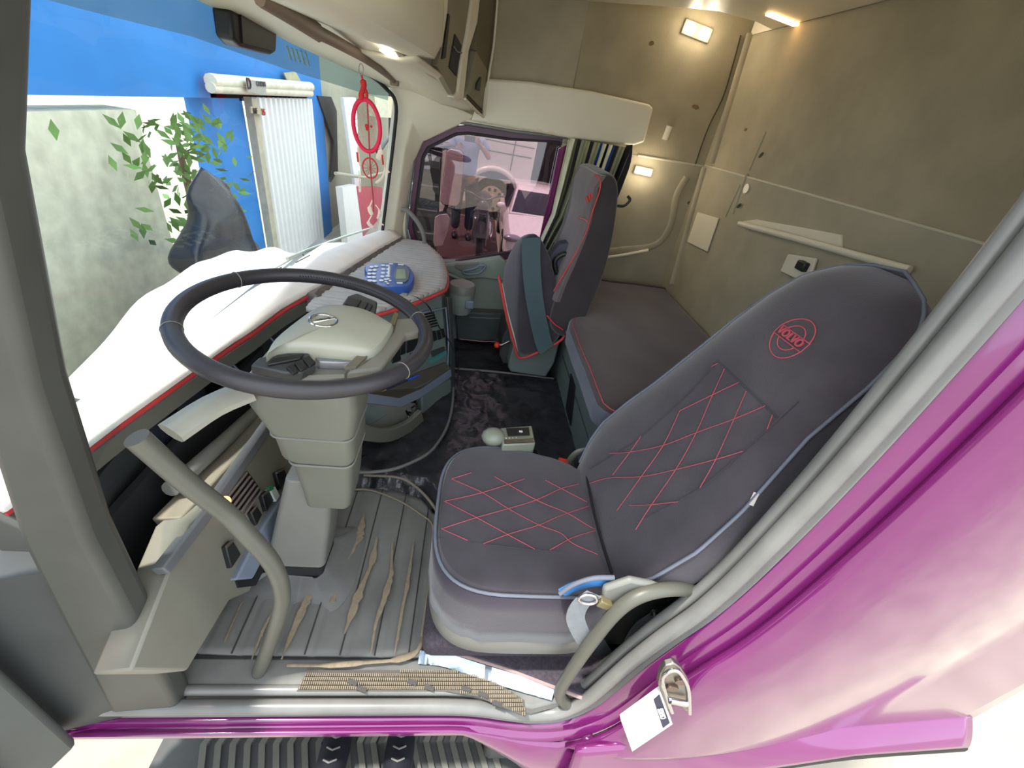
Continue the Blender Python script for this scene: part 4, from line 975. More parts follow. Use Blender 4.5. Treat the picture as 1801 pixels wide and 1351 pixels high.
# red buckle at the far side with grey cup
bk = thing('seat_belt_buckle', 'red-topped belt buckle between driver seat and bunk', 'buckle', ony(990, 815, .55))
g = G().box(ony(990, 812, .55), (.035, .022, .016), Matrix.Rotation(.2, 3, 'Y')); g.build('release_button', redpl, bk, bevel=.003)
g = G().tube([ony(*q, .55) for q in ((1002, 822), (1004, 808), (1016, 796), (1032, 792))], .014, smooth=4, flat=.5); g.build('holder', graypl, bk)
g = G().box(ony(1000, 838, .55), (.05, .03, .08)); g.build('stalk', blackpl, bk, bevel=.004)

#================================================================== GEAR SELECTOR
gs = thing('gear_selector', 'grey gear selector grip with silver button console', 'gear selector', ony(890, 790, .60))
c = onz(868, 768, .47)
g = G().sph(c, (.042, .036, .03)); g.build('grip', mat('pale_grey_green', C(136, 140, 124), .35), gs)
g = G().tube([c+Vector((-.01, 0, -.02)), c+Vector((.03, .0, -.06)), c+Vector((.05, 0, -.12))], [.02, .015]); g.build('stem', graypl2, gs)
A = [onz(*q, .48) for q in ((880, 752), (936, 748), (942, 780), (884, 782))]
g = G().prism(A, (0, 0, -.05)); g.build('console', mat('pale_grey_green', C(136, 140, 124), .35), gs, bevel=.006)
A = [onz(*q, .482) for q in ((890, 754), (930, 752), (932, 766), (893, 768))]; g = G().prism(A, (0, 0, .002)); g.build('button_plate', blackpl, gs, bevel=.002)
A = [onz(*q, .482) for q in ((886, 775), (938, 772), (939, 778), (887, 781))]; g = G().prism(A, (0, 0, .003)); g.build('chrome_strip', chrome, gs)
for k in range(4): G().disc(onz(890+6*k, 771-.3*k, .485), (0, 0, 1), .0022, .001, 8).build('indicator_dot', white, gs)
g = G().box(onz(916, 759, .486), (.012, .008, .002)); g.build('selector_button', white, gs)
g = G().tube([onz(910, 775, .43), onz(925, 790, .2), onz(935, 800, .1)], .03); g.build('post', blackpl, gs)

#================================================================== BUNK
bu = thing('bunk_bed', 'teal-grey plastic bunk base front panel behind the seats', 'bunk base', (.9, 1.3, 0))
g = G().prism([(.60, .6, .0), (.60, 2.1, .0), (.56, 2.1, .49), (.56, .6, .49)], (.03, 0, 0)); g.build('front_panel', tealpl, bu, bevel=.008)
g = G().box((.96, 1.36, .25), (.64, 1.5, .48)); g.build('box', darkpl, bu)
g = G().tube([(.548, .6, .49), (.548, 2.1, .49)], .014); g.build('top_rail', tealpl, bu)
g = G().tube([(.578, 1.5, .30), (.578, .5, .30)], .006); g.build('panel_crease', darkpl, bu)
g = G().prism([ (.585, 1.08, .14), (.585, 1.22, .14), (.572, 1.25, .34), (.572, 1.13, .34)], (-.006, 0, 0)); g.build('vent_slot', blackpl, bu)
mt = thing('bunk_mattress', 'dark brown-grey velour covered bunk mattress along rear wall', 'mattress', (.9, 1.2, .5))
def mtx(u, v):
    y = .08+1.96*u
    xf = interp([(.08, .80), (.45, .78), (.58, .60), (.65, .515), (1.3, .515), (1.42, .55), (1.6, .62), (2.04, .80)], y)
    x = xf+(1.295-xf)*v
    z = .585-.02*sm(.06, 0, v)-.02*sm(.96, 1, v)+.004*noise.noise(Vector((x*6, y*5, 1)))
    return Vector((x, y, z))
g = G().grid(mtx, 60, 30)
g.build('top', bunkfab, mt)
g = G(); rings = []
for i in range(61):
    p = mtx(i/60, 0); rings.append([p, p+Vector((-.008, 0, -.02)), p+Vector((-.004, 0, -.075)), p+Vector((.05, 0, -.08)), p+Vector((.05, 0, -.01))])
g.loft(rings); g.build('side_band', mat('blue_grey_velour', C(86, 88, 100), .95, var=.15, bump=.2, bscale=260, sheen=.3), mt)
g = G().tube([mtx(i/60, .025)+Vector((.0, 0, .002)) for i in range(10, 50)], .0022, seg=6); g.build('red_seam', redst, mt)
g = G().tube([mtx(1, i/30)+Vector((0, 0, .0)) for i in range(31)], .01); g.build('end_edge', bunkfab, mt)

#================================================================== PASSENGER SEAT
ps = thing('passenger_chair', 'passenger seat in dark velour cover with cushion flipped up', 'seat', (.5, 1.7, 0))
YN, YF = 1.42, 1.92
fr = [ony(*q, YN) for q in ((1066, 304), (1050, 308), (1040, 335), (1030, 390), (1018, 425), (1000, 468), (985, 500), (972, 540), (962, 580))]
pip = [ony(*q, YN) for q in ((1050, 306), (1058, 312), (1060, 330), (1045, 375), (1033, 412), (1018, 442), (1005, 465), (990, 490), (978, 510))]
bkx = [ony(*q, YN) for q in ((1066, 304), (1082, 307), (1091, 325), (1086, 375), (1078, 425), (1062, 490), (1040, 540), (1018, 590), (990, 600))]
g = G(); rings = []
for y, s in ((YN+.0, .0), (YN-.012, .0), (YN-.012, 1)): pass
prof = fr+bkx[::-1][0:-1]
def prp(P, y, s=1.0):
    c = sum(P, Vector())/len(P); return [Vector((c.x+(p.x-c.x)*s, y, c.z+(p.z-c.z)*s)) for p in P]
rings = [prp(prof, YN+.012, .94), prp(prof, YN, .97), prp(prof, YN+.02, 1.0), prp(prof, YF-.02, 1.0), prp(prof, YF, .97)]
g.loft([prp(prof, YN-.006, .86), prp(prof, YN, .97), prp(prof, YN+.02, 1.0), prp(prof, YN+.08, 1.0), prp(prof, YF-.05, 1.0), prp(prof, YF, .93)]); g.build('backrest', mat('brown_black_velour', C(52, 46, 48), .95, var=.2, scale=7, bump=.2, bscale=260, sheen=.35), ps, sub=2)
fq = [ony(*q, YN) for q in ((1058, 308), (1044, 330), (1034, 388), (1022, 424), (1004, 467), (990, 498), (978, 530))]
g = G().loft([[p+Vector((-.022, .03, 0)), p+Vector((-.012, .0, 0)), p+Vector((0, -.012, 0)), p+Vector((.02, -.004, 0)), p+Vector((.02, .3, 0)), p+Vector((-.03, .3, 0))] for p in fq]); g.build('worn_front_panel', mat('worn_taupe_velour', C(104, 92, 92), .9, var=.2, scale=8, sheen=.4), ps)
g = G().tube([p+Vector((-.012, -.008, -.004)) for p in pip], .0035, smooth=4); g.build('backrest_piping', redpipe, ps)
g = G(); 
for (a, b) in (((1036, 342), (1038, 352)), ((1040, 340), (1042, 352)), ((1031, 346), (1034, 356))):
    g.tube([ony(*a, YN-.006), ony(*b, YN-.006)], .005, seg=6)
g.build('embroidered_mark', mat('dull_red_thread', C(190, 60, 60), .7), ps)
g = G().tube([ony(*q, YN-.004) for q in ((1018, 382), (1028, 386), (1035, 392))], .006, seg=6); g.build('shoulder_tab', mat('dusty_pink', C(160, 100, 100), .7), ps)
g = G().tube([ony(*q, YN+.02) for q in ((1104, 345), (1108, 352), (1098, 362), (1086, 362))], .006, smooth=4); g.build('cover_cord', blackpl, ps)
# recliner / folded armrest, black
g = G(); g.tube([ony(*q, 1.5) for q in ((976, 460), (985, 450), (996, 447), (1000, 458), (992, 475), (980, 480))], .012, closed=True, smooth=3); g.build('belt_loop', blackpl, ps)
g = G().prism([ony(*q, 1.52) for q in ((963, 455), (985, 430), (1004, 428), (1008, 445), (990, 490), (972, 500))], (0, .08, 0)); g.build('armrest', mat('slate_cloth', C(76, 78, 90), .9), ps, bevel=.01)
# cushion flipped up: near profile at YN, far profile at 1.9
nearp = [ony(*q, 1.44) for q in ((922, 412), (945, 405), (958, 425), (972, 455), (978, 490), (985, 540), (993, 585), (985, 603), (930, 632), (915, 630), (908, 600), (912, 520), (915, 440))]
farp = [ony(*q, 1.86) for q in ((905, 430), (925, 415), (935, 425), (945, 440), (950, 480), (950, 520), (950, 560), (940, 590), (905, 600), (893, 590), (889, 560), (882, 500), (881, 482))]
mid_ = [a.lerp(b, .5)+Vector((-.02, 0, .0)) for a, b in zip(nearp, farp)]
def shrk(P, s): c = sum(P, Vector())/len(P); return [c+(p-c)*s for p in P]
g = G().loft([shrk(nearp, .9), nearp, [a.lerp(b, .25)+Vector((-.012, 0, 0)) for a, b in zip(nearp, farp)], mid_, [a.lerp(b, .8)+Vector((-.012, 0, 0)) for a, b in zip(nearp, farp)], farp]); g.build('folded_cushion', seatside, ps, sub=1)
# teal central strip hanging over the cushion's underside and red hem
g = G().ribbon([ony(*q, 1.415) for q in ((935, 418), (934, 450), (937, 500), (944, 550), (955, 600), (962, 615))], .09, [Vector((1, .25, -.15))]*6, .006, smooth=4); g.build('cloth_strip', teal, ps)
g = G().tube([ony(*q, 1.44) for q in ((877, 486), (882, 510), (892, 560), (903, 600), (914, 630), (950, 618), (975, 606), (991, 594), (990, 584))], .007, smooth=4); g.build('hem_piping', redpipe, ps)
g = G().prism([ony(*q, 1.45) for q in ((880, 495), (884, 500), (893, 545), (905, 590), (911, 618), (900, 590), (887, 545))], (0, .01, 0)); g.build('torn_hem', mat('pale_torn_foam', C(206, 196, 186), .8), ps)
g = G().tube([ony(*q, 1.41) for q in ((962, 555), (975, 570), (990, 580))], .004); g.build('hem_piping', redpipe, ps)
# pedestal
g = G().prism([ony(*q, 1.52) for q in ((905, 600), (985, 600), (975, 640), (960, 664), (898, 655), (893, 645))], (0, .4, 0)); g.build('pedestal', tealpl, ps, bevel=.01)
g = G().prism([ony(*q, 1.62) for q in ((884, 590), (905, 560), (905, 640), (885, 640), (878, 625))], (0, .3, 0)); g.build('pedestal_cover', darkpl, ps, bevel=.008)
g = G().tube([ony(*q, 1.6) for q in ((875, 606), (882, 607), (896, 600))], .007); g.build('lever', steel, ps)
g = G().sph(ony(874, 607, 1.6), .018); g.build('lever_knob', redpl, ps)

#================================================================== CURTAIN
cu_ = thing('curtain', 'gathered olive-cream, black and blue curtain behind passenger door', 'curtain', (.7, 2.06, .5))
cols = [mat('curtain_cream', C(228, 226, 196), .9, var=.12, scale=20), mat('curtain_black', C(30, 30, 34), .9), mat('curtain_blue', C(60, 108, 196), .9), mat('curtain_olive', C(150, 152, 116), .9)]
pat = [0, 0, 3, 1, 0, 3, 0, 1, 0, 3, 2, 0, 1, 0, 2, 1, 0, 3, 1, 1]
NP = 100; v = []; f = []; mi = []
for j in range(15):
    t = j/14; z = 1.33-.80*t
    xl = interp([(0, .475), (.5, .462), (1, .36)], t); xr = interp([(0, .83), (.25, .80), (.6, .62), (1, .48)], t)
    for i in range(NP+1):
        s = i/NP; v.append(Vector((xl+(xr-xl)*s, 2.075+.028*math.sin(s*math.pi*20+.5*math.sin(t*3)), z)))
for j in range(14):
    for i in range(NP):
        a = j*(NP+1)+i; f.append((a, a+1, a+NP+2, a+NP+1)); mi.append(pat[int((i/NP)*20) % 20])
ob('cloth', v, f, None, cu_, solid=.002, mats=cols, fm=mi)
g = G().tube([(.50, 2.11, 1.375), (.82, 2.11, 1.375)], .005); g.build('rail', creamshade, cu_)
g = G().ribbon([ony(*q, 2.06) for q in ((1107, 255), (1104, 285), (1092, 320), (1080, 350))], .035, [Vector((1, 0, 0))]*4, .004, smooth=3); g.build('tieback', cols[1], cu_)

#================================================================== SMALL THINGS
# blue handheld scanner
hh = thing('handheld_scanner', 'blue handheld diagnostic scanner with white keys lying on the dash', 'handheld device', onz(686, 492, .67))
Zs = .70
ol_ = [onz(*q, Zs) for q in ((634, 496), (645, 484), (641, 474), (645, 466), (665, 463), (700, 463), (718, 468), (727, 480), (728, 492), (720, 503), (700, 506), (668, 505))]
ol_ = cr(ol_, 4, True); c_ = sum(ol_, Vector())/len(ol_)
g = G().loft([[c_+(p-c_)*s+Vector((0, 0, h)) for p in ol_] for s, h in ((.9, -.052), (.98, -.045), (1.0, -.02), (1.0, -.004), (.96, .002), (.6, .004), (.1, .005))]); g.build('body', bluepl, hh)
g = G().prism([onz(*q, Zs+.005) for q in ((696, 472), (700, 468), (714, 469), (720, 476), (718, 492), (712, 497), (698, 496), (692, 486))], (0, 0, .002)); g.build('screen_bezel', mat('grey_bezel', C(96, 108, 120), .3), hh)
g = G().prism([onz(*q, Zs+.008) for q in ((698, 474), (712, 474), (714, 490), (696, 491))], (0, 0, .001)); g.build('screen', mat('lcd_green', C(150, 165, 140), .2), hh)
for x, y0, y1, b in ((653, 467, 497, -3), (661, 466, 498, -3), (672, 464, 497, 2), (680, 465, 495, 3)):
    for k in range(5):
        y = y0+(y1-y0)*(k+.5)/5; xx = x+b*(1-((k-2)/2.2)**2)-(y-480)*.12
        G().disc(onz(xx, y, Zs+.005), (0, 0, 1), .0095, .003, 12).build('key', white, hh)
G().tube([onz(685, 470, Zs+.006), onz(684, 486, Zs+.006)], .006, seg=8).build('key', white, hh)
for q in ((679, 496), (686, 494), (682, 499), (683, 491)): G().disc(onz(*q, Zs+.005), (0, 0, 1), .006, .003, 10).build('key', white, hh)
for q in (((684, 464.5), (691, 464.5)), ((700, 465), (710, 466)), ((698, 498), (708, 498))): G().tube([onz(*q[0], Zs+.004), onz(*q[1], Zs+.004)], .004, seg=8).build('key', white, hh)
g = G().tube([onz(702, 516, .665), onz(714, 519, .665), onz(735, 524, .665), onz(752, 537, .66)]+[cf(*q, .012) for q in ((763, 556), (775, 580), (790, 600), (800, 622), (806, 642), (805, 670), (799, 700))], .0028, smooth=5, seg=7)
g.build('cable', blackpl, hh)
g = G().tube([onz(702, 516, .668), onz(717, 519, .668)], .008); g.build('plug', graypl2, hh)
# pen on the tray
pn = thing('ballpoint_pen', 'clear ballpoint pen with blue cap lying in the pen tray', 'pen', cf(700, 674, .0))
pa = cf(672, 689, .03); pb_ = cf(737, 660, .03)
g = G().tube([pa.lerp(pb_, .1), pa.lerp(pb_, .75)], .0035, seg=8); g.build('barrel', mat('navy_ink_barrel', C(40, 44, 80), .2), pn)
g = G().tube([pa.lerp(pb_, .68), pb_], .0052, seg=8); g.build('cap', mat('bright_blue_cap', C(40, 90, 220), .3), pn)
g = G().tube([pa, pa.lerp(pb_, .1)], [.0008, .0032], seg=8); g.build('tip', mat('brass_tip', C(190, 150, 90), .4, metal=.5), pn)
# keys in the bin
kk = thing('key_ring', 'bunch of silver keys on a ring in the storage bin', 'keys', cf(722, 722, -.01))
for i, (a, b) in enumerate((((716, 716), (726, 722)), ((720, 722), (728, 714)), ((712, 728), (722, 724)), ((722, 718), (732, 712)), ((714, 722), (720, 734)))):
    P = [cf(*a, .0+.004*i), cf(*b, .004+.004*i)]; g = G().ribbon(P, .010, (0, .3, 1), .002); g.disc(P[1], fn_, .009, .002, 12); g.build('key', chrome, kk)
g = G().tube([cf(720, 720, .01)+Vector((.014*math.cos(a*.6), 0, .014*math.sin(a*.6))) for a in range(10)], .0012, closed=True, seg=6); g.build('ring', chrome, kk)
g = G(); g.tube([cf(656, 751, -.02), cf(670, 748, -.02)], .006, smooth=2); tag(g.build('brass_fitting', mat('brass', C(190, 140, 60), .4, metal=.4)), 'small yellow brass bit lying in the storage bin', 'small part')
g = G().sph(cf(686, 749, -.02), (.012, .008, .006)); tag(g.build('grey_pebble', graypl2), 'small round grey bit beside the brass piece in the bin', 'small part')
# dream catcher hanging by the windscreen
dc = thing('dream_catcher', 'red and white dream catcher hanging in front of the windscreen', 'dream catcher', ony(635, 120, 1.5))
YD = 1.5
hot = mat('hot_pink_red_cloth', C(226, 36, 76), .7); feather = mat('pale_feather', C(226, 204, 184), .8); thread = mat('red_thread', C(200, 40, 40), .8)
g = G().tube([ony(*q, YD) for q in ((634, 134), (631, 124), (632, 114), (636, 113), (639, 122), (636, 134))], .0022, smooth=4, seg=6); g.build('hook', steel, dc)
g = G().tube([ony(*q, YD) for q in ((636, 132), (638, 142), (640, 152), (636, 166), (637, 178))], [.004, .012, .010, .012, .004], smooth=4); g.build('bow', thread, dc)
g = G().tube([ony(*q, YD) for q in ((638, 150), (645, 164), (644, 178))], .006, smooth=3, seg=6); g.build('bow_tail', thread, dc)
cc_ = ony(645, 222, YD)
rx, rz = (ony(668, 222, YD)-cc_).length, (ony(645, 266, YD)-cc_).length
ax_ = (ony(642, 178, YD)-ony(650, 266, YD)).normalized(); bx_ = Vector((0, 1, 0)).cross(ax_).normalized()
g = G().tube([cc_+ax_*rz*math.cos(a*math.pi/20)+bx_*rx*math.sin(a*math.pi/20) for a in range(40)], .0085, closed=True, seg=10); g.build('hoop', hot, dc)
g = G(); 
for k in range(9):
    a = 2*math.pi*k/9; b = 2*math.pi*(k+3)/9
    g.tube([cc_+ax_*rz*math.cos(a)+bx_*rx*math.sin(a), cc_+ax_*rz*.45*math.cos(b-.6)+bx_*rx*.45*math.sin(b-.6), cc_+ax_*rz*math.cos(b)+bx_*rx*math.sin(b)], .0007, seg=4)
g.build('web', mat('pale_pink_thread', C(220, 150, 150), .8), dc)
g = G().sph(cc_, .008); g.sph(cc_+bx_*.018, .005); g.sph(cc_-ax_*.01, .006); g.build('bead', thread, dc)
g = G().tube([ony(646, 180, YD), ony(648, 222, YD), ony(651, 290, YD), ony(656, 350, YD), ony(657, 372, YD)], .0032, seg=6); g.build('cord', mat('dark_pink_cord', C(170, 70, 70), .8), dc)
c3 = ony(651, 296, YD); r3 = (ony(664, 296, YD)-c3).length
g = G().tube([c3+ax_*r3*1.25*math.cos(a*math.pi/12)+bx_*r3*math.sin(a*math.pi/12) for a in range(24)], .003, closed=True, seg=6)
for k in range(6): a = math.pi*k/6; g.tube([c3+ax_*r3*1.2*math.cos(a)+bx_*r3*math.sin(a), c3-ax_*r3*1.2*math.cos(a)-bx_*r3*math.sin(a)], .0008, seg=4)
g.build('small_hoop', thread, dc)
def feather_(pts, w_, m_=feather):
    P = [ony(*q, YD) for q in pts]; n_ = len(P); g = G()
    rr = [w_*math.sin(math.pi*(i+.3)/(n_)) for i in range(n_)]
    g.tube(P, rr, seg=8, flat=.3, smooth=3); g.build('feather', m_, dc)
feather_(((629, 246), (630, 262), (631, 278), (633, 292)), .005); feather_(((631, 300), (633, 325), (633, 338)), .006)
feather_(((668, 255), (670, 266), (664, 280)), .012); feather_(((674, 275), (677, 300), (670, 315), (660, 322)), .006); feather_(((680, 296), (684, 304)), .008)
feather_(((655, 352), (650, 366), (654, 378)), .010); feather_(((660, 360), (668, 372), (665, 385)), .008); feather_(((654, 378), (648, 392), (656, 400)), .009); feather_(((662, 382), (668, 392), (675, 396)), .004)
for q in (((628, 235), (629, 250)), ((628, 268), (630, 285)), ((672, 272), (674, 290))): G().tube([ony(*q[0], YD), ony(*q[1], YD)], .004, seg=6).build('tassel', thread, dc)
# wiper outside the glass
wpz = thing('windscreen_wiper', 'pale grey windscreen wiper resting low outside the glass', 'wiper', onx(580, 430, -.86))
g = G().tube([onx(505, 455, -.84), onx(540, 440, -.85), onx(600, 418, -.85), onx(650, 402, -.82)], .008, seg=8); g.build('blade', mat('pale_grey_rubber', C(150, 158, 148), .6), wpz)
g = G().tube([onx(470, 480, -.84), onx(530, 445, -.86), onx(575, 430, -.86)], .006, seg=8); g.build('arm', mat('pale_grey_metal', C(170, 174, 164), .5), wpz)
g = G().tube([onx(533, 448, -.85), onx(540, 456, -.85), onx(546, 448, -.85)], .004, smooth=3, seg=6); g.build('hose', blackpl, wpz)
g = G().prism([(-.95, .3, .60), (-.80, .3, .62), (-.66, 1.9, .62), (-.8, 1.9, .60)], (0, 0, .04)); tag(g.build('wiper_cowl', mat('white_cowl', C(206, 210, 206), .5)), 'pale cowl panel outside below the windscreen', 'cowl')
# brown stains on the wall
for k, (q, y, r_) in enumerate((((1146, 76), YP, .016), ((1224, 188), YP, .02), ((1212, 357), None, .014), ((1311, 228), None, .014))):
    c_s = ony(*q, y-.001) if y else (onx(*q, XB-.001) if q[0] > 1300 else ony(*q, YP-.001)); a_s = Vector((1, 0, 0)) if (y or q[0] < 1300) else Vector((0, 1, 0))
    ptsn = [c_s+a_s*r_*(.7+.5*random.random())*math.cos(i*.5)+Vector((0, 0, 1))*r_*.7*(.6+.5*random.random())*math.sin(i*.5) for i in range(13)]
    G().prism(ptsn, (0, .002, 0) if (y or q[0] < 1300) else (.002, 0, 0)).build('stain_mark', stain, ws_ if (y or q[0] < 1300) else wb)

#================================================================== OUTSIDE
GZ = -1.5
yard = struct(G().box((0, 8, GZ-.05), (50, 50, .1)).build('ground', mat('red_brown_yard', C(150, 142, 128), .9, var=.2, scale=2)))
fb = thing('blue_workshop_wall', 'bright blue workshop wall in front of the truck', 'building', (-3.25, 7, GZ))
bluew = mat('bright_blue_wall', C(40, 120, 190), .7, var=.1, scale=1.5); beigew = mat('beige_wall', C(160, 158, 140), .8, var=.06)
X0 = -3.1
yb_p = onx(546, 168, -3.04).y
g = G().box((X0-.15, (yb_p+.84)/2, 2.0), (.3, yb_p+.84, 2.0)); g.build('upper_wall', bluew, fb)
g = G().box((X0-.15, 5.9, -.2), (.3, .75, 2.6)); g.build('wall_pier', bluew, fb)
g = G().box((X0-.15, yb_p+.42, -.25), (.3, .84, 2.5)); g.build('wall_pier', bluew, fb)
g = G().box((X0-.15, (6.2+yb_p)/2, 1.02), (.3, yb_p-6.2, .1)); g.build('lintel', bluew, fb)
g = G().box((X0-.15, 2.2, -.4), (.3, 4.0, 2.6)); g.build('side_wall', mat('pale_wall', C(206, 204, 180), .8, var=.15), fb)
# roller door
rd = thing('roller_door', 'white corrugated roller door in a pale frame', 'roller door', (X0+.05, 7.6, GZ))
ya, yb, zt = onx(447, 172, X0+.06).y, onx(546, 168, X0+.06).y, 1.02
g = G(); n = 13; w_ = (yb-ya)/n; rings = []
P = []
for i in range(n):
    for (d, e) in ((0, 0), (.3, 0), (.45, .07), (.85, .07)): P.append(Vector((X0+.02+e, ya+(i+d)*w_, 0)))
v = []; f = []
for p in P: v += [Vector((p.x, p.y, GZ)), Vector((p.x, p.y, zt))]
for i in range(len(P)-1): f.append((2*i, 2*i+2, 2*i+3, 2*i+1))
ob('corrugated_sheet', v, f, white, rd, smooth=False)
g = G().box((X0+.06, ya-.12, (GZ+zt)/2), (.1, .16, zt-GZ)); g.build('frame_post', mat('rusty_cream_frame', C(176, 168, 146), .7, var=.15), rd)
g = G().tube([onx(370, 142, X0+.14), onx(546, 153, X0+.14)], .07); g.build('roller_tube', mat('cream_pipe', C(214, 208, 186), .5), rd)
g = G().tube([onx(370, 154, X0+.14), onx(546, 164, X0+.14)], .055); g.build('roller_tube', mat('cream_pipe', C(214, 208, 186), .5), rd)
g = G().prism([onx(*q, X0+.06) for q in ((497, 128), (518, 126), (527, 142), (504, 144))], (.02, 0, 0)); g.build('torn_board', mat('khaki_board', C(168, 164, 134), .8), rd)
sp = [onx(*q, X0+.26) for q in ((435, 139), (468, 146), (468, 168), (437, 162))]
s_ = G().prism(sp, (-.02, 0, 0)).build('grey_sign', mat('grey_sign_m', C(160, 158, 148), .6), rd)
text('sign_lettering', 'D', .16, sum(sp, Vector())/4+Vector((.01, -.24, .03)), (0, 1, 0), (0, 0, 1), blackpl, s_, .004, True)
text('sign_lettering', 'CARTES', .075, sum(sp, Vector())/4+Vector((.01, .10, .04)), (0, 1, 0), (0, 0, 1), mat('dark_grey_ink', C(70, 70, 72), .6), s_, .004, True)
sp = [onx(*q, X0+.16) for q in ((441, 187), (465, 191), (465, 203), (442, 199))]
s_ = G().prism(sp, (-.02, 0, 0)).build('small_poster', mat('tan_poster', C(178, 162, 132), .6), rd)
text('poster_lettering', 'MF', .09, sum(sp, Vector())/4+Vector((.012, -.10, .0)), (0, 1, 0), (0, 0, 1), blackpl, s_, .004, True)
text('poster_lettering', '75', .10, sum(sp, Vector())/4+Vector((.012, .14, -.02)), (0, 1, 0), (0, 0, 1), mat('dark_red_ink', C(160, 40, 50), .6), s_, .004, True)
# beige building to the right
bb = thing('beige_building', 'beige building with dark doorway beyond the blue wall', 'building', (X0-.1, 12, GZ))
g = G().box((X0-.2, yb_p+.86+3.6, 1.0), (.3, 7.2, 5.0)); g.build('wall', beigew, bb)
A = [onx(*q, X0) for q in ((556, 168), (580, 170), (590, 195), (592, 300), (580, 320), (585, 250))]
g = G().prism(A, (.03, 0, 0)); g.build('dark_doorway', mat('dark_opening', C(52, 54, 50), .8), bb)
pw = [(600, 150), (625, 150), (644, 330), (626, 330)]
g = G().prism([onx(*q, -2.6) for q in ((604, 172), (626, 172), (634, 300), (640, 430), (630, 430), (624, 320))], (-.06, 0, 0)); g.build('white_post', white, bb)
g = G().prism([onx(*q, -2.4) for q in ((602, 330), (626, 325), (640, 430), (612, 430))], (-.12, 0, 0)); g.build('white_block', white, bb)
g = G().prism([onx(*q, -2.4) for q in ((627, 330), (672, 330), (672, 430), (640, 430))], (-.2, 0, 0)); g.build('red_band', mat('faded_red_band', C(170, 70, 84), .7), bb)
g = G().prism([onx(*q, -2.5) for q in ((658, 168), (700, 172), (700, 208), (664, 206))], (-.2, 0, 0)); g.build('pale_panel', mat('pale_wall', C(206, 204, 180), .8), bb)
g = G().tube([onx(*q, -2.45) for q in ((590, 305), (640, 312), (690, 300))], .03); g.build('pipe', beigew, bb)
# black rubbish heap with white sheet, and leaves (left)
rb = thing('rubbish_bag_heap', 'heap of shiny black plastic rubbish bags beyond the windscreen', 'rubbish bags', (-2.3, 2.2, GZ))
g = G()
def heap(u, v):
    a = 2*math.pi*u; r = (1-v)**.7
    x = -2.35+.42*r*math.cos(a); y = 3.7+1.0*r*math.sin(a); z = GZ+2.1*v**.75
    k = noise.noise(Vector((x*3, y*3, z*2)))*.16
    return Vector((x+k, y+k, z+k*.6))
g.grid(heap, 60, 36); g.build('bag_pile', mat('black_bin_bag', C(40, 42, 44), .25, bump=1, bscale=18, var=.3), rb)
g = G().grid(lambda u, v: Vector((-1.9+.9*u, 1.2+2.4*v, -.05+.25*u*0+.22*math.sin(v*3)*(1-u)+.05*noise.noise(Vector((u*5, v*5, 0))))), 20, 30)
tag(g.build('white_tarpaulin', white, None, solid=.01), 'rumpled white tarpaulin in front of the rubbish heap', 'tarpaulin')
g = G().box((-1.5, 2.3, -.85), (.8, 2.2, 1.3)); tag(g.build('pallet_stack', mat('weathered_wood', C(130, 120, 100), .8, var=.2)), 'stack under the white tarpaulin', 'stack')
lf = G(); leafm = mat('green_leaves', C(92, 130, 60), .7, var=.3, scale=5)
for k in range(240):
    p = Vector((-3.35+random.gauss(.48, .1), random.gauss(4.4, .4), random.uniform(-.2, .9))); d = Vector((random.gauss(0, 1), random.gauss(0, 1), random.gauss(0, 1))).normalized()*.07; e = d.orthogonal().normalized()*.028
    lf.add([p-d, p+e, p+d, p-e], [(0, 1, 2, 3)])
lt = thing('leafy_shrub', 'leafy green shrub against the pale wall left of the roller door', 'shrub', (-3.1, 4.7, GZ))
lf.build('foliage', leafm, lt, smooth=False)
G().tube([(-3.1, 4.7, GZ), (-3.08, 4.68, -.3), (-3.1, 4.7, .6)], [.04, .02], smooth=3).build('stem', mat('brown_stem', C(90, 70, 50), .8), lt)

# mirrors outside the passenger window
mm_ = thing('door_mirror_unit', 'pair of tall pinkish door mirrors outside passenger window', 'wing mirror', ony(795, 340, 2.75))
pinkm = mat('painted_mirror_reflection', C(226, 196, 196), .25, coat=.5, var=.12, scale=9)  # pale pink colour painted in place of the mirrors' reflection
def mirr(q, nm, y=2.78):
    P = [ony(*a, y) for a in q]; cc3 = sum(P, Vector())/len(P)
    G().prism([cc3+(p-cc3)*1.05+Vector((0, .012, 0)) for p in P], (0, .09, 0)).build(nm+'_housing', blackpl, mm_, bevel=.01)
    G().prism(P, (0, .012, 0)).build(nm+'_glass', pinkm, mm_, bevel=.004)
mirr([(786, 266), (792, 262), (810, 265), (815, 272), (814, 300), (808, 355), (803, 362), (780, 360), (775, 352)], 'main_mirror')
mirr([(765, 382), (772, 378), (786, 376), (791, 384), (788, 405), (778, 432), (764, 434), (762, 425)], 'wide_mirror')
g = G().tube([ony(*q, 2.85) for q in ((765, 262), (790, 258), (800, 262))], .018, smooth=3); g.tube([ony(*q, 2.85) for q in ((760, 440), (772, 400), (790, 350))], .014); g.tube([ony(760, 440, 2.85), (-.56, 2.5, .5), (-.56, 2.2, .5)], .014); g.tube([ony(765, 262, 2.85), (-.56, 2.5, 1.15), (-.56, 2.2, 1.1)], .014); g.build('mirror_arm', blackpl, mm_)
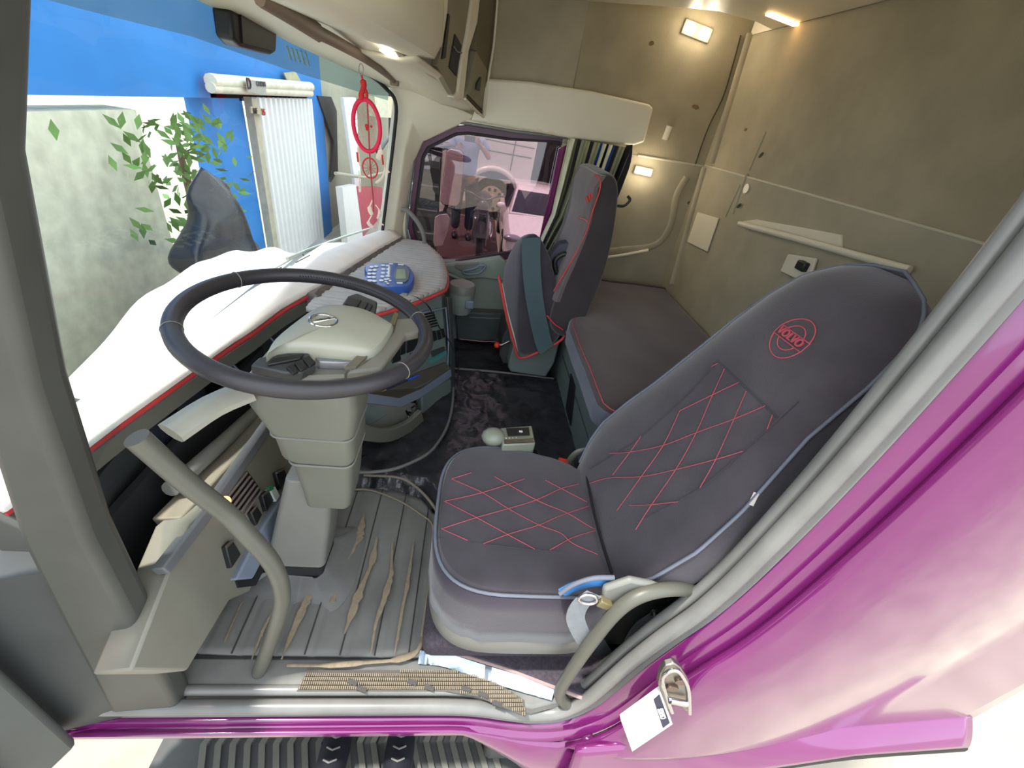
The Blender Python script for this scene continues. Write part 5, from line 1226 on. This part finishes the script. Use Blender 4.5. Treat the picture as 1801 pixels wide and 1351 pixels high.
# added ribs standing in for the dash cover's striped reflection in the window
g = G()
for k in range(13):
    a = Vector((-.62, 3.3, .95-.19*k)); b = Vector((-.30, 3.3, .95-.19*k)); g.tube([a, b], .05, seg=6)
g.box((-.46, 3.34, (1.0+GZ)/2), (.34, .03, 1.0-GZ)); bw = g.build('dash_reflection_ribs', mat('grey_green_sheet', C(84, 98, 88), .6)); tag(bw, 'grey-green ribbed sheet standing in for the dash cover reflection in the passenger window', 'reflection stand-in')
dk = thing('raised_dock', 'low dark red-brown dock added under the reflected figure outside passenger window', 'loading dock', (-.5, 7, GZ))  # added block, lifts the reflected figure and the motorcycle into place
g = G().box((-.30, 7.0, -1.0), (1.5, 2.8, 1.0)); g.build('block', mat('dark_red_concrete', C(66, 38, 34), .85, var=.2, scale=3), dk, bevel=.02)

# ---- solid figure on the dock, standing in for a reflection in the window
def skinfig(name, pts, edges, radii, m, parent, sub=2):
    me = bpy.data.meshes.new(name); me.from_pydata([tuple(p) for p in pts], edges, []); me.materials.append(m)
    o = bpy.data.objects.new(name, me); COL.objects.link(o)
    if not me.skin_vertices: bm = bmesh.new(); bm.from_mesh(me); bm.verts.layers.skin.verify(); bm.to_mesh(me); bm.free()
    for i, sv in enumerate(me.skin_vertices[0].data): r = radii[i]; sv.radius = r if isinstance(r, tuple) else (r, r); sv.use_root = (i == 0)
    o.modifiers.new('skin', 'SKIN').use_smooth_shade = True
    s = o.modifiers.new('sub', 'SUBSURF'); s.levels = sub; s.render_levels = sub
    o.parent = parent
    o.matrix_parent_inverse = Matrix.Translation(-parent.location); return o
PX, PY, PZ = -.16, 6.75, -.5
pe = thing('person', 'person in a blue-grey t-shirt and dark jeans holding up a phone, solid stand-in for a window reflection', 'person', (PX, PY, PZ))
def pt_(x, y, z): return Vector((PX+x, PY+y, PZ+z))
B = [pt_(0, 0, .92), pt_(0, 0, 1.1), pt_(0, 0, 1.3), pt_(0, 0, 1.45), pt_(0, -.01, 1.53), pt_(0, -.02, 1.62), pt_(0, -.02, 1.72),      # 0..6 pelvis-neck-head
     pt_(-.2, 0, 1.42), pt_(-.27, -.05, 1.18), pt_(-.16, -.26, 1.3), pt_(.2, 0, 1.42), pt_(.33, -.02, 1.22), pt_(.2, -.24, 1.38),   # arms 7..12
     pt_(-.1, 0, .85), pt_(-.11, 0, .48), pt_(-.11, .02, .09), pt_(-.11, -.12, .05), pt_(.1, 0, .85), pt_(.11, 0, .48), pt_(.11, .02, .09), pt_(.11, -.12, .05)]
ed_ = [(0, 1), (1, 2), (2, 3), (3, 4), (4, 5), (5, 6), (3, 7), (7, 8), (8, 9), (3, 10), (10, 11), (11, 12), (0, 13), (13, 14), (14, 15), (15, 16), (0, 17), (17, 18), (18, 19), (19, 20)]
rd_ = [(.11, .07), (.11, .08), (.14, .09), (.12, .08), .055, .09, .07, .05, .042, .032, .055, .042, .032, .07, .05, .035, .025, .07, .05, .035, .025]
bodym = skinfig('body', B, ed_, rd_, skin, pe)
tb = [pt_(0, 0, .88), pt_(0, 0, 1.12), pt_(0, 0, 1.3), pt_(0, 0, 1.44), pt_(-.2, 0, 1.42), pt_(-.25, -.03, 1.27), pt_(.2, 0, 1.42), pt_(.29, -.02, 1.30)]
skinfig('t_shirt', tb, [(0, 1), (1, 2), (2, 3), (3, 4), (4, 5), (3, 6), (6, 7)], [(.175, .125), (.17, .125), (.18, .13), (.15, .105), .078, .066, .078, .066], shirt, pe)
tb = [pt_(0, 0, .99), pt_(-.1, 0, .84), pt_(-.11, 0, .48), pt_(-.11, .02, .12), pt_(.1, 0, .82), pt_(.11, 0, .48), pt_(.11, .02, .12)]
skinfig('jeans', tb, [(0, 1), (1, 2), (2, 3), (0, 4), (4, 5), (5, 6)], [(.185, .14), .115, .085, .075, .115, .085, .075], denim, pe)
for s in (-1, 1):
    G().sph(pt_(.11*s, -.06, .05), (.05, .14, .05)).build('shoe', blackpl, pe)
    hb = pt_(-.16, -.26, 1.3) if s < 0 else pt_(.2, -.24, 1.38)
    hd = Vector((.5*-s, -.2, .5)).normalized()
    pts = [hb, hb+hd*.07]; e2 = [(0, 1)]; rr = [.028, .032]
    for k in range(4):
        o_ = Vector((0, -.02, 0))+hd.cross(Vector((0, 1, 0))).normalized()*(.022*(k-1.5)); pts += [pts[1]+o_, pts[1]+o_+hd*(.04+.006*(1 if k in (1, 2) else 0)), pts[1]+o_+hd*.06+Vector((0, -.03, 0))]; n0 = len(pts)-3; e2 += [(1, n0), (n0, n0+1), (n0+1, n0+2)]; rr += [.010, .009, .008]
    pts += [hb+hd*.03+Vector((0, -.04, 0)), hb+hd*.06+Vector((0, -.07, .01))]; e2 += [(0, len(pts)-2), (len(pts)-2, len(pts)-1)]; rr += [.011, .009]
    skinfig('hand', pts, e2, rr, skin, pe, 1)
G().sph(pt_(0, .0, 1.72), (.1, .11, .1)).build('hair', mat('black_hair', C(30, 26, 24), .6), pe)
tag(G().box(pt_(.02, -.32, 1.46), (.15, .01, .075)).build('phone', blackpl, None, bevel=.004), 'black phone held up by the reflection stand-in on the dock', 'phone')

# ---- motorcycle on the dock, seen end-on
mo = thing('motorcycle', 'black motorcycle parked outside the passenger window', 'motorcycle', (.12, 5.9, -.5))
mx, my, mz = .13, 5.9, -.5
def mp(a, b, c): return (mx+a, my+b, mz+c)
for yy in (-.55, .62):
    g = G().tube([mp(0, yy+.27*math.cos(a*math.pi/14), .29+.27*math.sin(a*math.pi/14)) for a in range(28)], .045, closed=True, seg=10); wh = g.build('tyre', rubber, mo)
    g = G().tube([mp(0, yy+.2*math.cos(a*math.pi/14), .29+.2*math.sin(a*math.pi/14)) for a in range(28)], .014, closed=True, seg=8)
    for k in range(8): a = k*math.pi/4; g.tube([mp(0, yy, .29), mp(0, yy+.2*math.cos(a), .29+.2*math.sin(a))], .005, seg=5)
    g.build('wheel_rim', steel, wh)
g = G().tube([mp(-.07, -.55, .29), mp(-.06, -.38, .8)], .018); g.tube([mp(.07, -.55, .29), mp(.06, -.38, .8)], .018); g.build('fork', mat('dark_steel', C(96, 94, 98), .35, metal=.8), mo)
g = G().tube([mp(-.27, -.24, .90), mp(-.17, -.33, .9), mp(0, -.36, .84), mp(.17, -.33, .9), mp(.27, -.24, .90)], .012, smooth=4); g.build('handlebar', mat('dark_steel', C(96, 94, 98), .35, metal=.8), mo)
g = G().sph(mp(0, -.45, .78), (.075, .06, .075)); g.build('headlamp', mat('smoked_lens', C(70, 66, 76), .15), mo)
g = G().sph(mp(0, -.08, .78), (.13, .26, .12)); g.build('fuel_tank', blackpl, mo)
g = G().sph(mp(0, .38, .72), (.12, .34, .06)); g.build('saddle', blackpl, mo)
g = G().box(mp(0, .0, .42), (.24, .36, .3)); g.build('engine', steel, mo, bevel=.03)
g = G().tube([mp(.12, -.1, .3), mp(.16, .3, .25), mp(.16, .75, .3)], .035, smooth=3); g.build('exhaust', chrome, mo)
for s in (-1, 1): G().sph(mp(.3*s, -.3, 1.04), (.06, .02, .04)).build('mirror', blackpl, mo)
g = G().prism([mp(-.06, -.86, .45), mp(.06, -.86, .45), mp(.06, -.3, .62), mp(-.06, -.3, .62)], (0, 0, .02)); g.build('mudguard', blackpl, mo)

# ---- white car
def carbody(name, label, x0, y0, z0, W_, Ln, H, paint, glassm, group=None):
    t = thing(name, label, 'car', (x0, y0, z0), group)
    sec = [(0, .28, .50, .80), (.04, .2, .66, .94), (.35, .18, .80, 1), (.95, .18, .92, 1), (1.0, .18, .95, 1), (1.6, .18, 1.0, 1), (2.6, .18, 1.0, 1), (3.5, .18, .98, 1), (Ln-.05, .22, .86, .95), (Ln, .3, .7, .85)]
    g = G(); rings = []
    for (l, zb, zt_, ws) in sec:
        hw = W_/2*ws; rings.append([Vector((x0+a, y0+l, z0+b)) for a, b in ((-hw*.95, zb), (-hw, zb+.12), (-hw, zt_-.12), (-hw*.9, zt_), (0, zt_+.03), (hw*.9, zt_), (hw, zt_-.12), (hw, zb+.12), (hw*.95, zb))])
    g.loft(rings); g.build('body_shell', paint, t)
    rings = []
    for (l, z1, ws) in ((.95, .95, .86), (1.7, H-.03, .70), (2.3, H, .70), (3.3, H-.05, .68), (Ln-.12, 1.0, .8)):
        hw = W_/2*ws; b0 = W_/2*.9; rings.append([Vector((x0+a, y0+l, z0+b)) for a, b in ((-b0, .93), (-hw, z1), (0, z1+.02 if z1 > 1 else z1), (hw, z1), (b0, .93))])
    G().loft(rings).build('cabin', paint, t)
    G().prism([(x0-W_*.41, y0+1.0, z0+.97), (x0+W_*.41, y0+1.0, z0+.97), (x0+W_*.33, y0+1.62, z0+H-.09), (x0-W_*.33, y0+1.62, z0+H-.09)], Vector((0, -.02, .02))).build('windshield', glassm, t)
    for s in (-1, 1):
        G().prism([(x0+s*W_*.47, y0+1.3, z0+1.0), (x0+s*W_*.465, y0+3.4, z0+1.0), (x0+s*W_*.36, y0+3.1, z0+H-.12), (x0+s*W_*.365, y0+1.8, z0+H-.1)], (s*.02, 0, 0)).build('side_window', glassm, t)
        G().sph((x0+s*W_*.40, y0+.06, z0+.62), (.2, .10, .08)).build('headlamp', mat('headlamp_clear', C(150, 150, 160), .15, metal=.4), t)
        for l in (.75, Ln-.8): 
            w0 = G().disc((x0+s*(W_/2-.2), y0+l, z0+.31), (s, 0, 0), .31, .22, 28).build('tyre', rubber, t)
            G().disc((x0+s*(W_/2+.02), y0+l, z0+.31), (s, 0, 0), .19, .012, 20).build('wheel_rim', steel, w0)
        G().sph((x0+s*(W_/2+.08), y0+1.35, z0+1.02), (.1, .06, .06)).build('door_mirror', paint, t)
    G().prism([(x0-.35, y0-.02, z0+.35), (x0+.35, y0-.02, z0+.35), (x0+.4, y0-.02, z0+.5), (x0-.4, y0-.02, z0+.5)], (0, .05, 0)).build('grille', blackpl, t)
    G().box((x0, y0-.02, z0+.56), (.4, .03, .12)).build('number_plate', steel, t)
    return t
carglass = mat('dark_car_glass', C(46, 44, 56), .1, var=.3, scale=2)
carbody('white_car', 'white hatchback car parked outside passenger window', 1.55, 8.6, GZ, 1.68, 3.9, 1.42, mat('white_car_paint', C(232, 224, 222), .25, coat=.6, var=.02), carglass)
carbody('silver_car', 'silver car parked in shade behind the white car', 2.9, 15.5, GZ, 1.7, 4.1, 1.42, mat('silver_car_paint', C(150, 146, 146), .3, metal=.3), carglass)
# ---- white lorry (flank with wheel)
lo = thing('white_lorry', 'white lorry cab flank with a cream steel wheel behind the motorcycle', 'lorry', (.5, 13.5, GZ))
wpaint = mat('cream_white_paint', C(222, 216, 200), .35, coat=.4, var=.04)
c_w = Vector((.50, 13.0, -.93)); yw = 13.0
arch = [(c_w.x+.82*math.cos(a), c_w.z+.82*math.sin(a)) for a in [math.pi*(1-i/12) for i in range(13)]]
pts = [(-1.0, -.9)]+[(a, max(b, -.9)) for a, b in arch]+[(1.55, -.9), (1.62, 0.9), (1.5, 2.2), (-1.0, 2.2)]
G().prism([Vector((a, yw+.05, b)) for a, b in pts], (0, 2.0, 0)).build('cab_side', wpaint, lo, bevel=.03)
ringp = cr([Vector((a, yw+.02, b)) for a, b in arch], 2); G().tube(ringp, .07, flat=.8).build('arch_flare', wpaint, lo)
wl = G().disc((c_w.x, yw+.05, c_w.z), (0, 1, 0), .56, .3, 36).build('tyre', rubber, lo)
G().disc((c_w.x, yw+.0, c_w.z), (0, 1, 0), .36, .06, 30).build('wheel_disc', mat('cream_steel_wheel', C(196, 184, 150), .5), wl)
G().disc((c_w.x, yw-.08, c_w.z), (0, 1, 0), .14, .1, 20).build('hub', mat('cream_steel_wheel', C(196, 184, 150), .5), wl)
for k in range(10):
    a = k*math.pi/5; G().disc((c_w.x+.27*math.cos(a), yw-.006, c_w.z+.27*math.sin(a)), (0, 1, 0), .05, .01, 12).build('hand_hole', blackpl, wl)
g = G(); g.tube([(-1, yw+.03, .35), (1.5, yw+.03, .30)], .012); g.tube([(-1, yw+.03, .62), (1.55, yw+.03, .55)], .012); g.tube([(.95, yw+.03, -.1), (1.05, yw+.03, 1.6)], .012); g.build('panel_gap', groove, lo)
g = G().box((1.35, yw+.02, .75), (.16, .03, .05)); g.build('door_handle', blackpl, lo)
g = G().box((2.2, 14.6, 1.0), (1.0, .2, 5.0)); tag(g.build('dark_wall', mat('dark_wall_m', C(40, 34, 38), .9)), 'dark wall between the white lorry and the silver car', 'wall')
g = G().box((5.0, 22, 1.5), (26, .3, 6.2)); tag(g.build('shed_wall', mat('dark_shed', C(44, 38, 42), .9)), 'dark shed wall far behind the cars', 'wall')

# ---- photographer's lower legs on the step
ph = thing('person', 'person in dark jeans and black shoes standing on the cab step', 'person', (-.2, -.2, -.476))
for s, x in ((-1, -.285), (1, -.075)):
    pass
J = [Vector((-.18, -.62, .36)), Vector((-.28, -.56, .25)), Vector((-.29, -.44, -.06)), Vector((-.285, -.24, -.36)), Vector((-.08, -.56, .25)), Vector((-.075, -.44, -.06)), Vector((-.075, -.24, -.36))]
skinfig('jeans', J, [(0, 1), (1, 2), (2, 3), (0, 4), (4, 5), (5, 6)], [(.15, .11), .085, .065, .055, .085, .065, .055], denim, ph)
for x in (-.285, -.075):
    g = G(); rings = []
    for (y, w_, h_, zc) in ((.085, .012, .012, -.455), (.07, .032, .024, -.448), (.03, .044, .036, -.436), (-.03, .048, .045, -.428), (-.10, .046, .055, -.416), (-.17, .044, .07, -.402), (-.24, .04, .07, -.402), (-.27, .02, .05, -.42)):
        rings.append([Vector((x+w_*math.cos(a*math.pi/8), y, max(-.474, zc+h_*math.sin(a*math.pi/8)))) for a in range(16)])
    g.loft(rings); sh = g.build('shoe', mat('black_shoe', C(34, 36, 44), .5, bump=.2, bscale=80), ph)
    g = G()
    for k in range(4): y = .0-.035*k; g.tube([(x-.02, y, -.398+.012*k+.004), (x, y-.01, -.385+.012*k), (x+.02, y, -.398+.012*k+.004)], .003, seg=6)
    g.build('shoe_lace', graypl2, sh)
